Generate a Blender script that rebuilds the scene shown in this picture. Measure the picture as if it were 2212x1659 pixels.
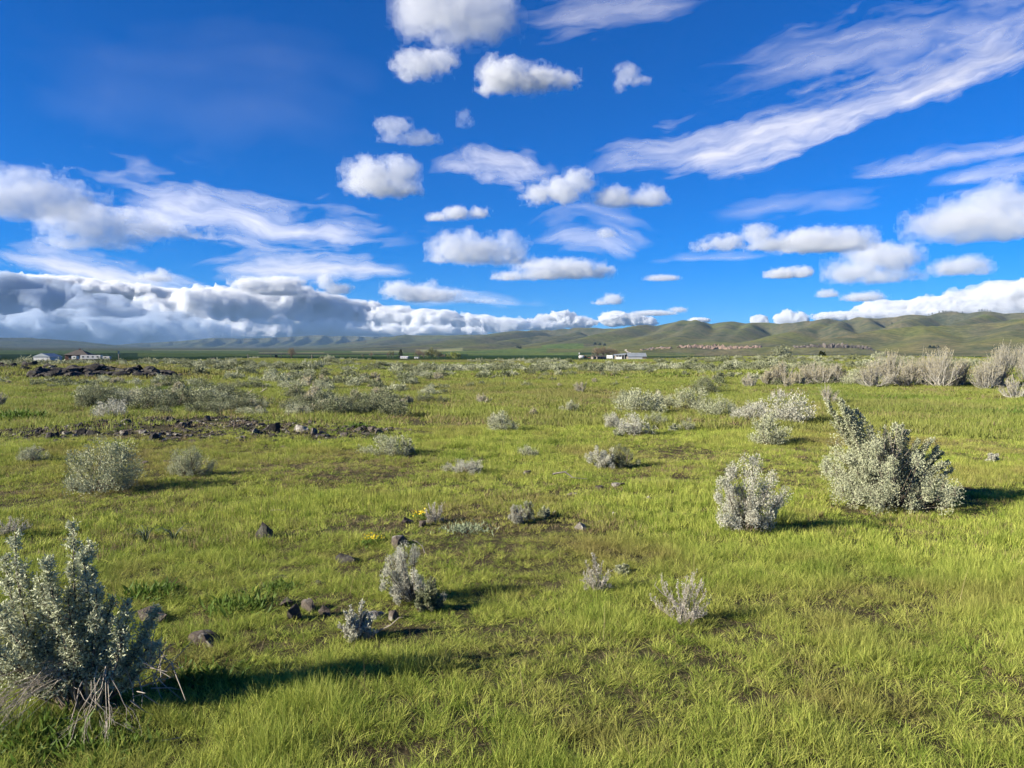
import bpy, bmesh, math, random
import numpy as np
from mathutils import Vector, Matrix

# ------------------------------------------------------------------ camera, sky, sun, exposure
scene = bpy.context.scene
for o in list(bpy.data.objects):
    bpy.data.objects.remove(o)
COL = scene.collection

FOCAL = 27.0                       # phone main lens, full-frame equivalent
CAM_H = 1.62
PITCH = math.radians(2.3)          # looking slightly down
cam_data = bpy.data.cameras.new('camera')
cam_data.lens = FOCAL
cam_data.sensor_width = 36.0
cam_data.clip_start = 0.05
cam_data.clip_end = 250000.0
cam = bpy.data.objects.new('camera', cam_data)
cam.location = (0, 0, CAM_H)
cam.rotation_euler = (math.pi / 2 - PITCH, 0, 0)
COL.objects.link(cam)
scene.camera = cam

SUN_EL = math.radians(22.0)
SUN_AZ = math.radians(-109.0)      # clockwise from the view direction: left and a little behind
to_sun = Vector((math.cos(SUN_EL) * math.sin(SUN_AZ), math.cos(SUN_EL) * math.cos(SUN_AZ), math.sin(SUN_EL)))

world = bpy.data.worlds.new('World')
scene.world = world
world.use_nodes = True
wt = world.node_tree
wt.nodes.clear()
sky = wt.nodes.new('ShaderNodeTexSky')
sky.sky_type = 'NISHITA'
sky.sun_disc = False
sky.sun_elevation = SUN_EL
sky.sun_rotation = SUN_AZ
sky.altitude = 1500
sky.air_density = 1.0
sky.dust_density = 0.25
sky.ozone_density = 2.0
wbg = wt.nodes.new('ShaderNodeBackground')
wbg.inputs['Strength'].default_value = 0.05
wout = wt.nodes.new('ShaderNodeOutputWorld')
wtint = wt.nodes.new('ShaderNodeMixRGB'); wtint.blend_type = 'MULTIPLY'; wtint.inputs[0].default_value = 1.0
wtint.inputs[2].default_value = (0.21, 0.53, 1.10, 1)
whs = wt.nodes.new('ShaderNodeHueSaturation')
whs.inputs['Saturation'].default_value = 1.10
whs.inputs['Value'].default_value = 1.0
wt.links.new(sky.outputs[0], wtint.inputs[1]); wt.links.new(wtint.outputs[0], whs.inputs['Color'])
wt.links.new(whs.outputs[0], wbg.inputs[0])
wt.links.new(wbg.outputs[0], wout.inputs[0])

sun_data = bpy.data.lights.new('sun', 'SUN')
sun_data.energy = 5.0
sun_data.angle = math.radians(0.55)
sun_data.color = (1.0, 0.92, 0.78)
sun = bpy.data.objects.new('sun', sun_data)
sun.rotation_euler = to_sun.to_track_quat('Z', 'Y').to_euler()
COL.objects.link(sun)

scene.view_settings.view_transform = 'Standard'
scene.view_settings.look = 'None'
scene.view_settings.exposure = 1.45
scene.view_settings.gamma = 1.0
scene.view_settings.use_curve_mapping = False
cy = scene.cycles
cy.max_bounces = 18
cy.diffuse_bounces = 2
cy.glossy_bounces = 2
cy.transmission_bounces = 4
cy.transparent_max_bounces = 16
cy.volume_bounces = 12
cy.use_adaptive_sampling = True
cy.adaptive_threshold = 0.025
cy.use_denoising = True
try:
    cy.denoiser = 'OPENIMAGEDENOISE'
except Exception:
    pass

# ------------------------------------------------------------------ helpers
PXF = FOCAL / 36.0 * 2212.0        # focal length in the units photo positions are noted in (2212 wide)
def ray(x, y):
    """unit direction from the camera through a noted photo position"""
    d = Vector(((x - 1106.0) / PXF, 1.0, -(y - 829.5) / PXF)).normalized()
    c, s = math.cos(PITCH), math.sin(PITCH)
    return Vector((d.x, d.y * c + d.z * s, d.z * c - d.y * s))

rng = np.random.default_rng(7)
LAT = rng.random((64, 64, 64)).astype(np.float32)
def vnoise(x, y, z):
    """trilinear value noise in 0..1"""
    xi = np.floor(x).astype(np.int64); yi = np.floor(y).astype(np.int64); zi = np.floor(z).astype(np.int64)
    fx = (x - xi).astype(np.float32); fy = (y - yi).astype(np.float32); fz = (z - zi).astype(np.float32)
    fx = fx * fx * (3 - 2 * fx); fy = fy * fy * (3 - 2 * fy); fz = fz * fz * (3 - 2 * fz)
    x0 = xi & 63; x1 = (xi + 1) & 63; y0 = yi & 63; y1 = (yi + 1) & 63; z0 = zi & 63; z1 = (zi + 1) & 63
    def l(a, b, t): return a + (b - a) * t
    return l(l(l(LAT[x0, y0, z0], LAT[x1, y0, z0], fx), l(LAT[x0, y1, z0], LAT[x1, y1, z0], fx), fy),
             l(l(LAT[x0, y0, z1], LAT[x1, y0, z1], fx), l(LAT[x0, y1, z1], LAT[x1, y1, z1], fx), fy), fz)
def fbm(x, y, z, octaves=4, gain=0.5):
    s = 0; a = 1.0; n = 0
    for k in range(octaves):
        s = s + a * vnoise(x * 2.03 ** k + 17.3 * k, y * 2.03 ** k + 5.1 * k, z * 2.03 ** k + 9.7 * k)
        n += a; a *= gain
    return s / n
def billow(x, y, z, octaves=3, gain=0.55):
    s = 0; a = 1.0; n = 0
    for k in range(octaves):
        s = s + a * np.abs(2 * vnoise(x * 2.1 ** k + 7.3 * k, y * 2.1 ** k + 3.1 * k, z * 2.1 ** k + 1.7 * k) - 1)
        n += a; a *= gain
    return s / n

def tag(o, label, cat, group=None):
    o['label'] = label; o['category'] = cat
    if group: o['group'] = group
    return o

def mesh_obj(name, verts, faces, mat=None, parent=None, smooth=True):
    me = bpy.data.meshes.new(name)
    verts = np.asarray(verts, dtype=np.float32).reshape(-1, 3)
    if isinstance(faces, np.ndarray):
        k = faces.shape[1]; n = len(faces)
        me.vertices.add(len(verts)); me.vertices.foreach_set('co', verts.ravel())
        me.loops.add(n * k); me.loops.foreach_set('vertex_index', faces.astype(np.int32).ravel())
        me.polygons.add(n); me.polygons.foreach_set('loop_start', np.arange(0, n * k, k, dtype=np.int32))
        me.update(calc_edges=True)
    else:
        me.from_pydata([tuple(v) for v in verts.tolist()], [], faces)
    if smooth and mat and not mat.name.startswith('cloud'):
        me.polygons.foreach_set('use_smooth', np.ones(len(me.polygons), dtype=bool))
    if mat: me.materials.append(mat)
    o = bpy.data.objects.new(name, me)
    COL.objects.link(o)
    if parent: o.parent = parent
    return o

def surface_nets(f, h):
    """iso surface f = 0 (inside f > 0) of a regular grid, in grid units * h"""
    s = f > 0
    nx, ny, nz = f.shape
    pos = np.zeros((nx - 1, ny - 1, nz - 1, 3), np.float32); cnt = np.zeros((nx - 1, ny - 1, nz - 1), np.float32)
    corner = [(i, j, k) for i in (0, 1) for j in (0, 1) for k in (0, 1)]
    for a in corner:
        for ax in range(3):
            if a[ax] == 1: continue
            b = list(a); b[ax] = 1
            fa = f[a[0]:nx - 1 + a[0], a[1]:ny - 1 + a[1], a[2]:nz - 1 + a[2]]
            fb = f[b[0]:nx - 1 + b[0], b[1]:ny - 1 + b[1], b[2]:nz - 1 + b[2]]
            m = (fa > 0) != (fb > 0)
            t = np.where(m, fa / np.where(m, fa - fb, 1), 0)
            for q in range(3):
                pos[..., q] += np.where(m, a[q] + (t if q == ax else 0), 0)
            cnt += m
    act = cnt > 0
    idx = -np.ones(cnt.shape, np.int64); idx[act] = np.arange(act.sum())
    g = np.argwhere(act).astype(np.float32)
    v = (g + pos[act] / cnt[act][:, None]) * h
    quads = []
    for ax in range(3):
        b = [slice(None)] * 3; c = [slice(None)] * 3
        b[ax] = slice(0, -1); c[ax] = slice(1, None)
        ch = s[tuple(b)] != s[tuple(c)]
        p = np.argwhere(ch)
        o1, o2 = [(1, 2), (2, 0), (0, 1)][ax]
        ok = (p[:, o1] > 0) & (p[:, o2] > 0) & (p[:, o1] < f.shape[o1] - 1) & (p[:, o2] < f.shape[o2] - 1)
        p = p[ok]
        def at(d1, d2):
            q = p.copy(); q[:, o1] -= d1; q[:, o2] -= d2
            return idx[q[:, 0], q[:, 1], q[:, 2]]
        qd = np.stack([at(1, 1), at(0, 1), at(0, 0), at(1, 0)], 1)
        flip = ~s[p[:, 0], p[:, 1], p[:, 2]]
        qd[flip] = qd[flip][:, ::-1]
        quads.append(qd)
    return v, np.concatenate(quads)
# ------------------------------------------------------------------ materials
def new_mat(name):
    m = bpy.data.materials.new(name); m.use_nodes = True
    nt = m.node_tree; nt.nodes.clear()
    out = nt.nodes.new('ShaderNodeOutputMaterial')
    return m, nt, out
def N(nt, kind, **kw):
    n = nt.nodes.new(kind)
    for k, v in kw.items():
        if k in n.inputs: n.inputs[k].default_value = v
        else: setattr(n, k, v)
    return n
def mixc(nt, fac, a, b):
    n = nt.nodes.new('ShaderNodeMix'); n.data_type = 'RGBA'
    for sock, val in ((n.inputs[0], fac), (n.inputs[6], a), (n.inputs[7], b)):
        if hasattr(val, 'is_output') or isinstance(val, bpy.types.NodeSocket): nt.links.new(val, sock)
        elif isinstance(val, (int, float)): sock.default_value = val
        else: sock.default_value = (*val, 1)
    return n.outputs[2]
def ramp(nt, src, lo, hi, a=0.0, b=1.0):
    n = nt.nodes.new('ShaderNodeMapRange'); n.clamp = True
    n.inputs[1].default_value = lo; n.inputs[2].default_value = hi; n.inputs[3].default_value = a; n.inputs[4].default_value = b
    nt.links.new(src, n.inputs[0]); return n.outputs[0]
def noise_at(nt, scale, detail=4, rough=0.55, coord='pos', stretch=None):
    if coord == 'pos': c = N(nt, 'ShaderNodeNewGeometry').outputs['Position']
    else: c = N(nt, 'ShaderNodeTexCoord').outputs['Object']
    if stretch:
        mp = N(nt, 'ShaderNodeMapping'); mp.inputs['Scale'].default_value = stretch
        nt.links.new(c, mp.inputs[0]); c = mp.outputs[0]
    n = N(nt, 'ShaderNodeTexNoise', Scale=scale, Detail=detail, Roughness=rough)
    nt.links.new(c, n.inputs['Vector']); return n.outputs['Fac']
def plain(name, col, rough=0.8, var=0.25, scale=3.0, metal=0.0, bump=0.0):
    """one base colour with uneven wear"""
    m, nt, out = new_mat(name)
    p = N(nt, 'ShaderNodeBsdfPrincipled', Roughness=rough, Metallic=metal)
    f = noise_at(nt, scale, 5, 0.6, 'obj')
    c = mixc(nt, ramp(nt, f, 0.3, 0.7), tuple(v * (1 - var) for v in col), tuple(min(1, v * (1 + var)) for v in col))
    nt.links.new(c, p.inputs['Base Color'])
    if bump:
        b = N(nt, 'ShaderNodeBump', Strength=bump, Distance=0.02); nt.links.new(f, b.inputs['Height']); nt.links.new(b.outputs[0], p.inputs['Normal'])
    nt.links.new(p.outputs[0], out.inputs[0]); return m
def leafy(name, col_a, col_b, col_c=None, trans=0.35, patch=None, rough=0.6, spec=0.2):
    """thin leaf: reflects and lets light through; colour varies per plant and over the land"""
    m, nt, out = new_mat(name)
    oi = N(nt, 'ShaderNodeObjectInfo').outputs['Random']
    c = mixc(nt, oi, col_a, col_b)
    if patch:
        for (scale, lo, hi, col, amt) in patch:
            f = noise_at(nt, scale, 4, 0.6)
            c = mixc(nt, ramp(nt, f, lo, hi, 0, amt), c, col)
    if col_c:
        f = noise_at(nt, 9.0, 3, 0.6)
        c = mixc(nt, ramp(nt, f, 0.45, 0.75), c, col_c)
    p = N(nt, 'ShaderNodeBsdfPrincipled', Roughness=rough)
    p.inputs['Specular IOR Level'].default_value = spec
    t = N(nt, 'ShaderNodeBsdfTranslucent')
    nt.links.new(c, p.inputs['Base Color']); nt.links.new(c, t.inputs['Color'])
    mx = N(nt, 'ShaderNodeMixShader'); mx.inputs[0].default_value = trans
    nt.links.new(p.outputs[0], mx.inputs[1]); nt.links.new(t.outputs[0], mx.inputs[2])
    nt.links.new(mx.outputs[0], out.inputs[0]); return m

# ------------------------------------------------------------------ the land
HZ = 829.5 - math.tan(PITCH) * PXF            # the level of the eye in noted units
def polar(x, r):
    a = math.atan((x - 1106.0) / PXF)
    return r * math.sin(a), r * math.cos(a)
def rpoint(x, y, r):
    X, Y = polar(x, r)
    return (X, Y, CAM_H + (HZ - y) / PXF * Y)

RIDGES = []        # (polyline of world points, half width in m)
def ridge(pts, w): RIDGES.append((np.array([rpoint(*p) for p in pts]), w * (0.78 if w < 300 else 0.9)))
# skyline of the near range, left to right
ridge([(1030,722,7400),(1110,716,7300),(1161,712,7200),(1223,710,7000),(1329,707,6600),(1400,704,6200)], 460)
ridge([(1330,711,5600),(1390,700,5300),(1414,703,5300),(1475,691,5200),(1502,692,5200),(1541,695,5300),(1568,692,5300),(1624,695,5400),(1674,698,5400),(1744,690,5200),(1781,686,5100),(1815,689,5300),(1871,682,5500),(1927,679,5500),(1992,675,5400),(2068,671,5300),(2138,668,5200),(2212,672,5100),(2320,676,5000),(2480,668,5000),(2700,690,5000)], 330)
# spurs running down from it towards the valley
ridge([(1390,701,5200),(1345,712,4700),(1300,722,4300),(1240,738,3800),(1165,752,3300)], 330)
ridge([(1475,692,5100),(1440,716,4300),(1400,728,3900),(1360,742,3400),(1320,756,2900)], 300)
ridge([(1500,692,5100),(1505,704,4300),(1475,722,3700),(1440,738,3200),(1400,752,2700)], 280)
ridge([(1568,693,5200),(1565,712,4400),(1545,730,3700),(1530,745,3000)], 300)
ridge([(1624,696,5300),(1600,714,4400),(1580,733,3600)], 260)
ridge([(1781,687,5000),(1763,697,4300),(1725,709,3900),(1690,722,3500),(1635,739,3000)], 270)
ridge([(1815,692,5000),(1800,702,4000),(1840,722,3500),(1850,738,3000)], 220)
ridge([(1871,684,5300),(1881,708,4300),(1870,720,3700)], 240)
ridge([(2060,705,3500),(1983,703,3300),(1900,710,3100),(1820,725,2900),(1745,742,2700)], 270)
ridge([(1983,703,3300),(2010,722,2900),(2020,742,2500)], 230)
ridge([(1992,677,5200),(1960,690,4600),(1945,700,4200)], 260)
ridge([(2138,670,5000),(2100,688,4300),(2060,704,3700)], 280)
ridge([(2330,680,4000),(2212,687,3700),(2120,697,3500),(2060,707,3400)], 300)
ridge([(2212,690,3600),(2180,715,3000),(2150,738,2500)], 260)
ridge([(2330,700,3300),(2280,730,2600)], 300)
# long low fans on the left flank of the near range
ridge([(1100,717,7000),(1010,728,6300),(940,738,5800),(860,747,5200),(760,756,4600)], 380)
ridge([(1161,714,6800),(1117,716,6200),(1060,724,5600),(1000,735,5000),(930,746,4400),(850,757,3800)], 300)
ridge([(1180,722,5600),(1120,730,5000),(1060,742,4400),(1000,752,3800)], 260)
ridge([(1260,722,5400),(1200,734,4700),(1150,745,4100),(1090,754,3600)], 240)
ridge([(1250,716,5900),(1190,726,5300),(1150,737,4900)], 260)
# dark ridge in the middle distance
ridge([(600,757,8200),(680,748,8600),(740,741,8800),(790,734,8900),(840,726,8900),(880,722,8800),(940,723,8600),(1000,722,8400),(1100,718,8300)], 560)
ridge([(880,723,8700),(840,735,7800),(800,744,7200),(760,751,6700)], 330)
ridge([(1000,724,8300),(920,736,7300),(860,746,6600)], 330)
# far fluted ridge
far_sky = [(200,748),(250,746),(300,741),(350,739),(400,735),(450,729),(480,727),(520,729),(560,728),(610,727),(650,725),(700,721),(740,723),(790,724),(830,725),(900,724),(980,724)]
ridge([(x, y - 1.5, 12600) for x, y in far_sky], 420)
rr = random.Random(3)
for k in range(19):
    x = 255 + k * 37 + rr.uniform(-9, 9)
    y = float(np.interp(x, [p[0] for p in far_sky], [p[1] for p in far_sky]))
    ridge([(x, y + 3.5, 12500), (x - 26 + rr.uniform(-8, 8), y + (757 - y) * 0.42, 11400), (x - 62 + rr.uniform(-14, 14), 755, 10200)], rr.uniform(120, 190))
# rounded hill at the far left
ridge([(-420,722,11000),(-200,718,10500),(-60,726,10200),(0,729,10000),(60,728,10000),(130,733,9900),(200,740,9800),(260,746,9800),(340,753,9800)], 800)
# bench below the near range that carries the rock rims
ridge([(1330,766,2250),(1400,757,2350),(1470,749,2400),(1560,751,2400),(1650,749,2350),(1760,747,2250),(1850,748,2200),(1890,757,2150)], 110)
# low farmed rise behind the brick house
ridge([(-300,778,1500),(-60,776,1700),(60,773,1900),(150,766,2050),(250,762,2100),(330,762,2150),(420,763,2200),(550,766,2300),(680,771,2400),(800,777,2400)], 260)

def valley(r, xd):
    z = np.interp(r, [0, 220, 330, 600, 1000, 2000, 3000, 4200, 6000, 9000, 17000], [0, -1.0, -1.2, -3.0, -5.2, -6.0, 2.0, 14.0, 34.0, 60.0, 90.0])
    return z
def hill_height(X, Y):
    """terrain height from the plateau's edge outwards"""
    r = np.hypot(X, Y)
    base = valley(r, X)
    acc = np.zeros_like(X)
    P = 20.0
    for pts, w in RIDGES:
        c = pts[:, :2].mean(0); ext = np.hypot(*(pts[:, :2] - c).T).max() + 3.2 * w
        m = np.hypot(X - c[0], Y - c[1]) < ext
        if not m.any(): continue
        x, y = X[m], Y[m]
        best = np.full(x.shape, 1e18); bz = np.zeros(x.shape)
        for a, b in zip(pts[:-1], pts[1:]):
            d = b[:2] - a[:2]; t = np.clip(((x - a[0]) * d[0] + (y - a[1]) * d[1]) / (d @ d), 0, 1)
            q = (x - a[0] - t * d[0]) ** 2 + (y - a[1] - t * d[1]) ** 2
            s = q < best
            best = np.where(s, q, best); bz = np.where(s, a[2] + t * (b[2] - a[2]), bz)
        dn = np.sqrt(best)
        wob = 0.88 + 0.24 * vnoise(x / 420.0 + w, y / 420.0, np.full_like(x, w * 0.37))
        g = np.exp(-(dn / (w * wob)) ** 1.5)
        amp = np.maximum(bz - base[m], 0) * g
        acc[m] += amp ** P
    hgt = acc ** (1 / P)
    gul = np.abs(2 * fbm(X / 520.0, Y / 520.0, np.zeros_like(X) + 3.3, 4, 0.5) - 1)
    hgt = hgt * (1 - 0.10 * np.clip(1 - gul * 2.2, 0, 1)) * 1.045 + np.clip(hgt, 0, 60) * 0.10 * (fbm(X / 160.0, Y / 160.0, np.zeros_like(X) + 8.1, 3) - 0.5)
    return base + hgt
def edge_of_plateau(az):
    xd = 1106 + PXF * np.tan(np.clip(az, -1.2, 1.2))
    return np.interp(xd, [-600, 0, 300, 600, 1106, 1400, 1700, 2000, 2600], [95, 112, 112, 135, 128, 132, 220, 300, 300])
BUMPS = [(-41, 74, 13, 0.45), (-28, 53, 7, 0.75), (-37, 55, 5, 0.4), (-45, 110, 20, 0.3), (25, 48, 12, 0.35), (42, 60, 18, 0.5), (70, 170, 40, 0.9), (10, 120, 30, 0.1), (-42, 132, 18, 0.45), (-9, 15.5, 4.0, 0.10), (-4, 90, 14, -0.25), (6, 30, 6, -0.12)]
def ground_height(X, Y):
    X = np.asarray(X, float); Y = np.asarray(Y, float)
    r = np.hypot(X, Y); az = np.arctan2(X, Y)
    z = (fbm(X / 9.0 + 4, Y / 9.0 + 4, np.zeros_like(X) + 1.5, 3) - 0.5) * 0.34 * np.clip(r / 12.0, 0.15, 1.5) + (fbm(X / 1.3, Y / 1.3, np.zeros_like(X) + 6.5, 3) - 0.5) * 0.09
    for bx, by, s, h in BUMPS:
        z = z + h * np.exp(-(((X - bx) / s) ** 2 + ((Y - by) / s) ** 2))
    E = edge_of_plateau(az)
    t = np.clip((r - E) / (E * 0.9), 0, 1); t = t * t * (3 - 2 * t)
    return z * (1 - t) + t * np.minimum(valley(r, X), -0.5) 
def height(X, Y):
    X = np.asarray(X, float); Y = np.asarray(Y, float)
    r = np.hypot(X, Y)
    near = ground_height(X, Y)
    if np.any(r > 500):
        far = hill_height(X, Y)
        t = np.clip((r - 500) / 250, 0, 1)
        return near * (1 - t) + far * t
    return near
def hz(x, y): return float(height(np.array([x]), np.array([y]))[0])
def hit(x, y, far=700.0):
    """where the sight line through a noted photo position meets the near ground"""
    d = ray(x, y)
    t = np.concatenate([np.arange(1.5, 40, 0.05), np.arange(40, far, 0.4)])
    zz = ground_height(d.x * t, d.y * t)
    below = (CAM_H + d.z * t) < zz
    i = int(np.argmax(below)) if below.any() else len(t) - 1
    return Vector((d.x * t[i], d.y * t[i], zz[i])), t[i] * math.hypot(d.x, d.y) 

az_in = np.radians(np.linspace(-44, 44, 901)); az_out = np.radians(np.linspace(44, 316, 181))[1:-1]
AZ = np.concatenate([az_in, az_out])
def sheet(name, rs, step, func):
    A = AZ[:901:step].tolist() + AZ[901:].tolist(); A = np.array(A)
    R, T = np.meshgrid(rs, A, indexing='ij')
    X, Y = R * np.sin(T), R * np.cos(T)
    Z = func(X, Y)
    nr, na = R.shape
    i = np.arange(nr - 1)[:, None] * na; j = np.arange(na)[None, :]; j2 = (j + 1) % na
    f = np.stack([i + j, i + na + j, i + na + j2, i + j2], -1).reshape(-1, 4)[:, ::-1]
    return mesh_obj(name, np.stack([X, Y, Z], -1).reshape(-1, 3), f), X, Y, Z, R, T

rs_near = np.concatenate([[0.02], np.geomspace(0.3, 30, 70)[:-1], np.geomspace(30, 260, 70)])
ground, *_ = sheet('ground', rs_near, 3, lambda X, Y: ground_height(X, Y))
ground['kind'] = 'structure'
rs_far = np.geomspace(260, 16500, 210)
hills, HX, HY, HH, HR, HT = sheet('hills', rs_far, 1, height)
hills['kind'] = 'structure'

# colours of the land: sage, spring grass, wheat, stubble
def paint_hills():
    xd = 1106 + PXF * np.tan(np.clip(HT, -1.3, 1.3)); xd = np.where(np.cos(HT) > 0.2, xd, -3000)
    n1 = fbm(HX / 300.0, HY / 300.0, np.zeros_like(HX) + 2, 5, 0.6)
    n2 = fbm(HX / 60.0, HY / 60.0, np.zeros_like(HX) + 5, 3, 0.6)
    sage = np.array([0.074, 0.070, 0.044]); grass = np.array([0.080, 0.084, 0.032]); dry = np.array([0.110, 0.095, 0.056]); scrub = np.array([0.040, 0.047, 0.026])
    def lerp(a, b, t): return a + (b - a) * t[..., None]
    c = lerp(sage, grass, np.clip((n1 - 0.42) * 5, 0, 1))
    c = lerp(c, scrub, np.clip((n2 - 0.52) * 5, 0, 1) * np.clip((0.56 - n1) * 6, 0, 1))
    c = lerp(c, dry, np.clip((HH - 200) / 200, 0, 0.5))
    shaded_wheat = np.array([0.018, 0.036, 0.014]); young = np.array([0.070, 0.098, 0.030]); straw = np.array([0.17, 0.17, 0.085]); past = np.array([0.075, 0.085, 0.036])  # the dark crop green also holds painted cloud shade
    def field(col, x0, x1, r0, r1, soft=0.0):
        m = (xd > x0) & (xd < x1) & (HR > r0) & (HR < r1)
        c[m] = col * (0.92 + 0.16 * n1[m][:, None])
    field(past, -900, 2600, 380, 900)
    field(shaded_wheat, -900, 1290, 620, 2550)
    field(young, 300, 930, 1750, 2300)
    field(shaded_wheat, 420, 900, 1250, 1800)
    field(young, -900, 560, 2550, 4200)
    field(straw, 560, 700, 2950, 3300); field(young, 700, 870, 2950, 3300); field(straw, 700, 870, 3300, 3700)
    field(straw, 330, 540, 4200, 4700); field(young, 600, 760, 3300, 3900); field(young, 860, 1010, 2500, 3000)
    field(young, 930, 1180, 2750, 3300); field(straw, 900, 1000, 3500, 3900)
    field(shaded_wheat, 1250, 2120, 1250, 1950)
    field(young, 1010, 1250, 2150, 2700); field(past, 1250, 1500, 1950, 2300); field(young, 1170, 1260, 3300, 3700)
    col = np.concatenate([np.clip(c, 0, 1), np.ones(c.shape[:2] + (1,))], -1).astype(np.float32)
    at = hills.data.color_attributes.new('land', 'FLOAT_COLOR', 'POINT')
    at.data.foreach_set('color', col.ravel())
paint_hills()
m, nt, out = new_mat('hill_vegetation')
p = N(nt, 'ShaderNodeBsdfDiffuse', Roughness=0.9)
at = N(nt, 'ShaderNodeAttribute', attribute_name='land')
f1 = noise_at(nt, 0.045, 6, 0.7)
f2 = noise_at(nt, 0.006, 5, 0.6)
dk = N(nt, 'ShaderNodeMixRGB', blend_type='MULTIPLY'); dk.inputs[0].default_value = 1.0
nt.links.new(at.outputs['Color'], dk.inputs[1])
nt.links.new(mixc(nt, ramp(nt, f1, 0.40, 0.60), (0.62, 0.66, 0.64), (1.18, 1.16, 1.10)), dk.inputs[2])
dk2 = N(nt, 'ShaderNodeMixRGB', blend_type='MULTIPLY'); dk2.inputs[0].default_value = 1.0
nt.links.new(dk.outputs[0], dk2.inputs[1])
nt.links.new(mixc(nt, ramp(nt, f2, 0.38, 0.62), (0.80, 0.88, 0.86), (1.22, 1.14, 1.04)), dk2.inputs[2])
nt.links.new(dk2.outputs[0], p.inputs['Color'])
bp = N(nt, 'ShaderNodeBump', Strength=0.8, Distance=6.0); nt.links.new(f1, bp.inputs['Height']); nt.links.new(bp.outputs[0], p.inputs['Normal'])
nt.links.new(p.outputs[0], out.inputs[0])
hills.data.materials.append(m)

m, nt, out = new_mat('soil_and_thatch')
p = N(nt, 'ShaderNodeBsdfPrincipled', Roughness=0.95); p.inputs['Specular IOR Level'].default_value = 0.1
c = mixc(nt, ramp(nt, noise_at(nt, 6.0, 6, 0.65), 0.35, 0.65), (0.022, 0.016, 0.010), (0.060, 0.044, 0.024))
c = mixc(nt, ramp(nt, noise_at(nt, 0.35, 4, 0.6), 0.40, 0.60, 0.05, 0.45), c, (0.06, 0.07, 0.018))
c = mixc(nt, ramp(nt, noise_at(nt, 45.0, 3, 0.6), 0.52, 0.70, 0, 0.6), c, (0.15, 0.125, 0.07))
nt.links.new(c, p.inputs['Base Color'])
bp = N(nt, 'ShaderNodeBump', Strength=0.7, Distance=0.03); nt.links.new(noise_at(nt, 14.0, 6, 0.7), bp.inputs['Height']); nt.links.new(bp.outputs[0], p.inputs['Normal'])
nt.links.new(p.outputs[0], out.inputs[0])
ground.data.materials.append(m)
# ------------------------------------------------------------------ clouds
def cloud_material(name, density, albedo=(0.85, 0.86, 0.875)):
    m = bpy.data.materials.new(name); m.use_nodes = True
    nt = m.node_tree; nt.nodes.clear()
    out = nt.nodes.new('ShaderNodeOutputMaterial')
    v = nt.nodes.new('ShaderNodeVolumePrincipled')
    v.inputs['Color'].default_value = (*albedo, 1)
    v.inputs['Density'].default_value = density
    v.inputs['Anisotropy'].default_value = 0.15
    nt.links.new(v.outputs[0], out.inputs['Volume'])
    return m

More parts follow.
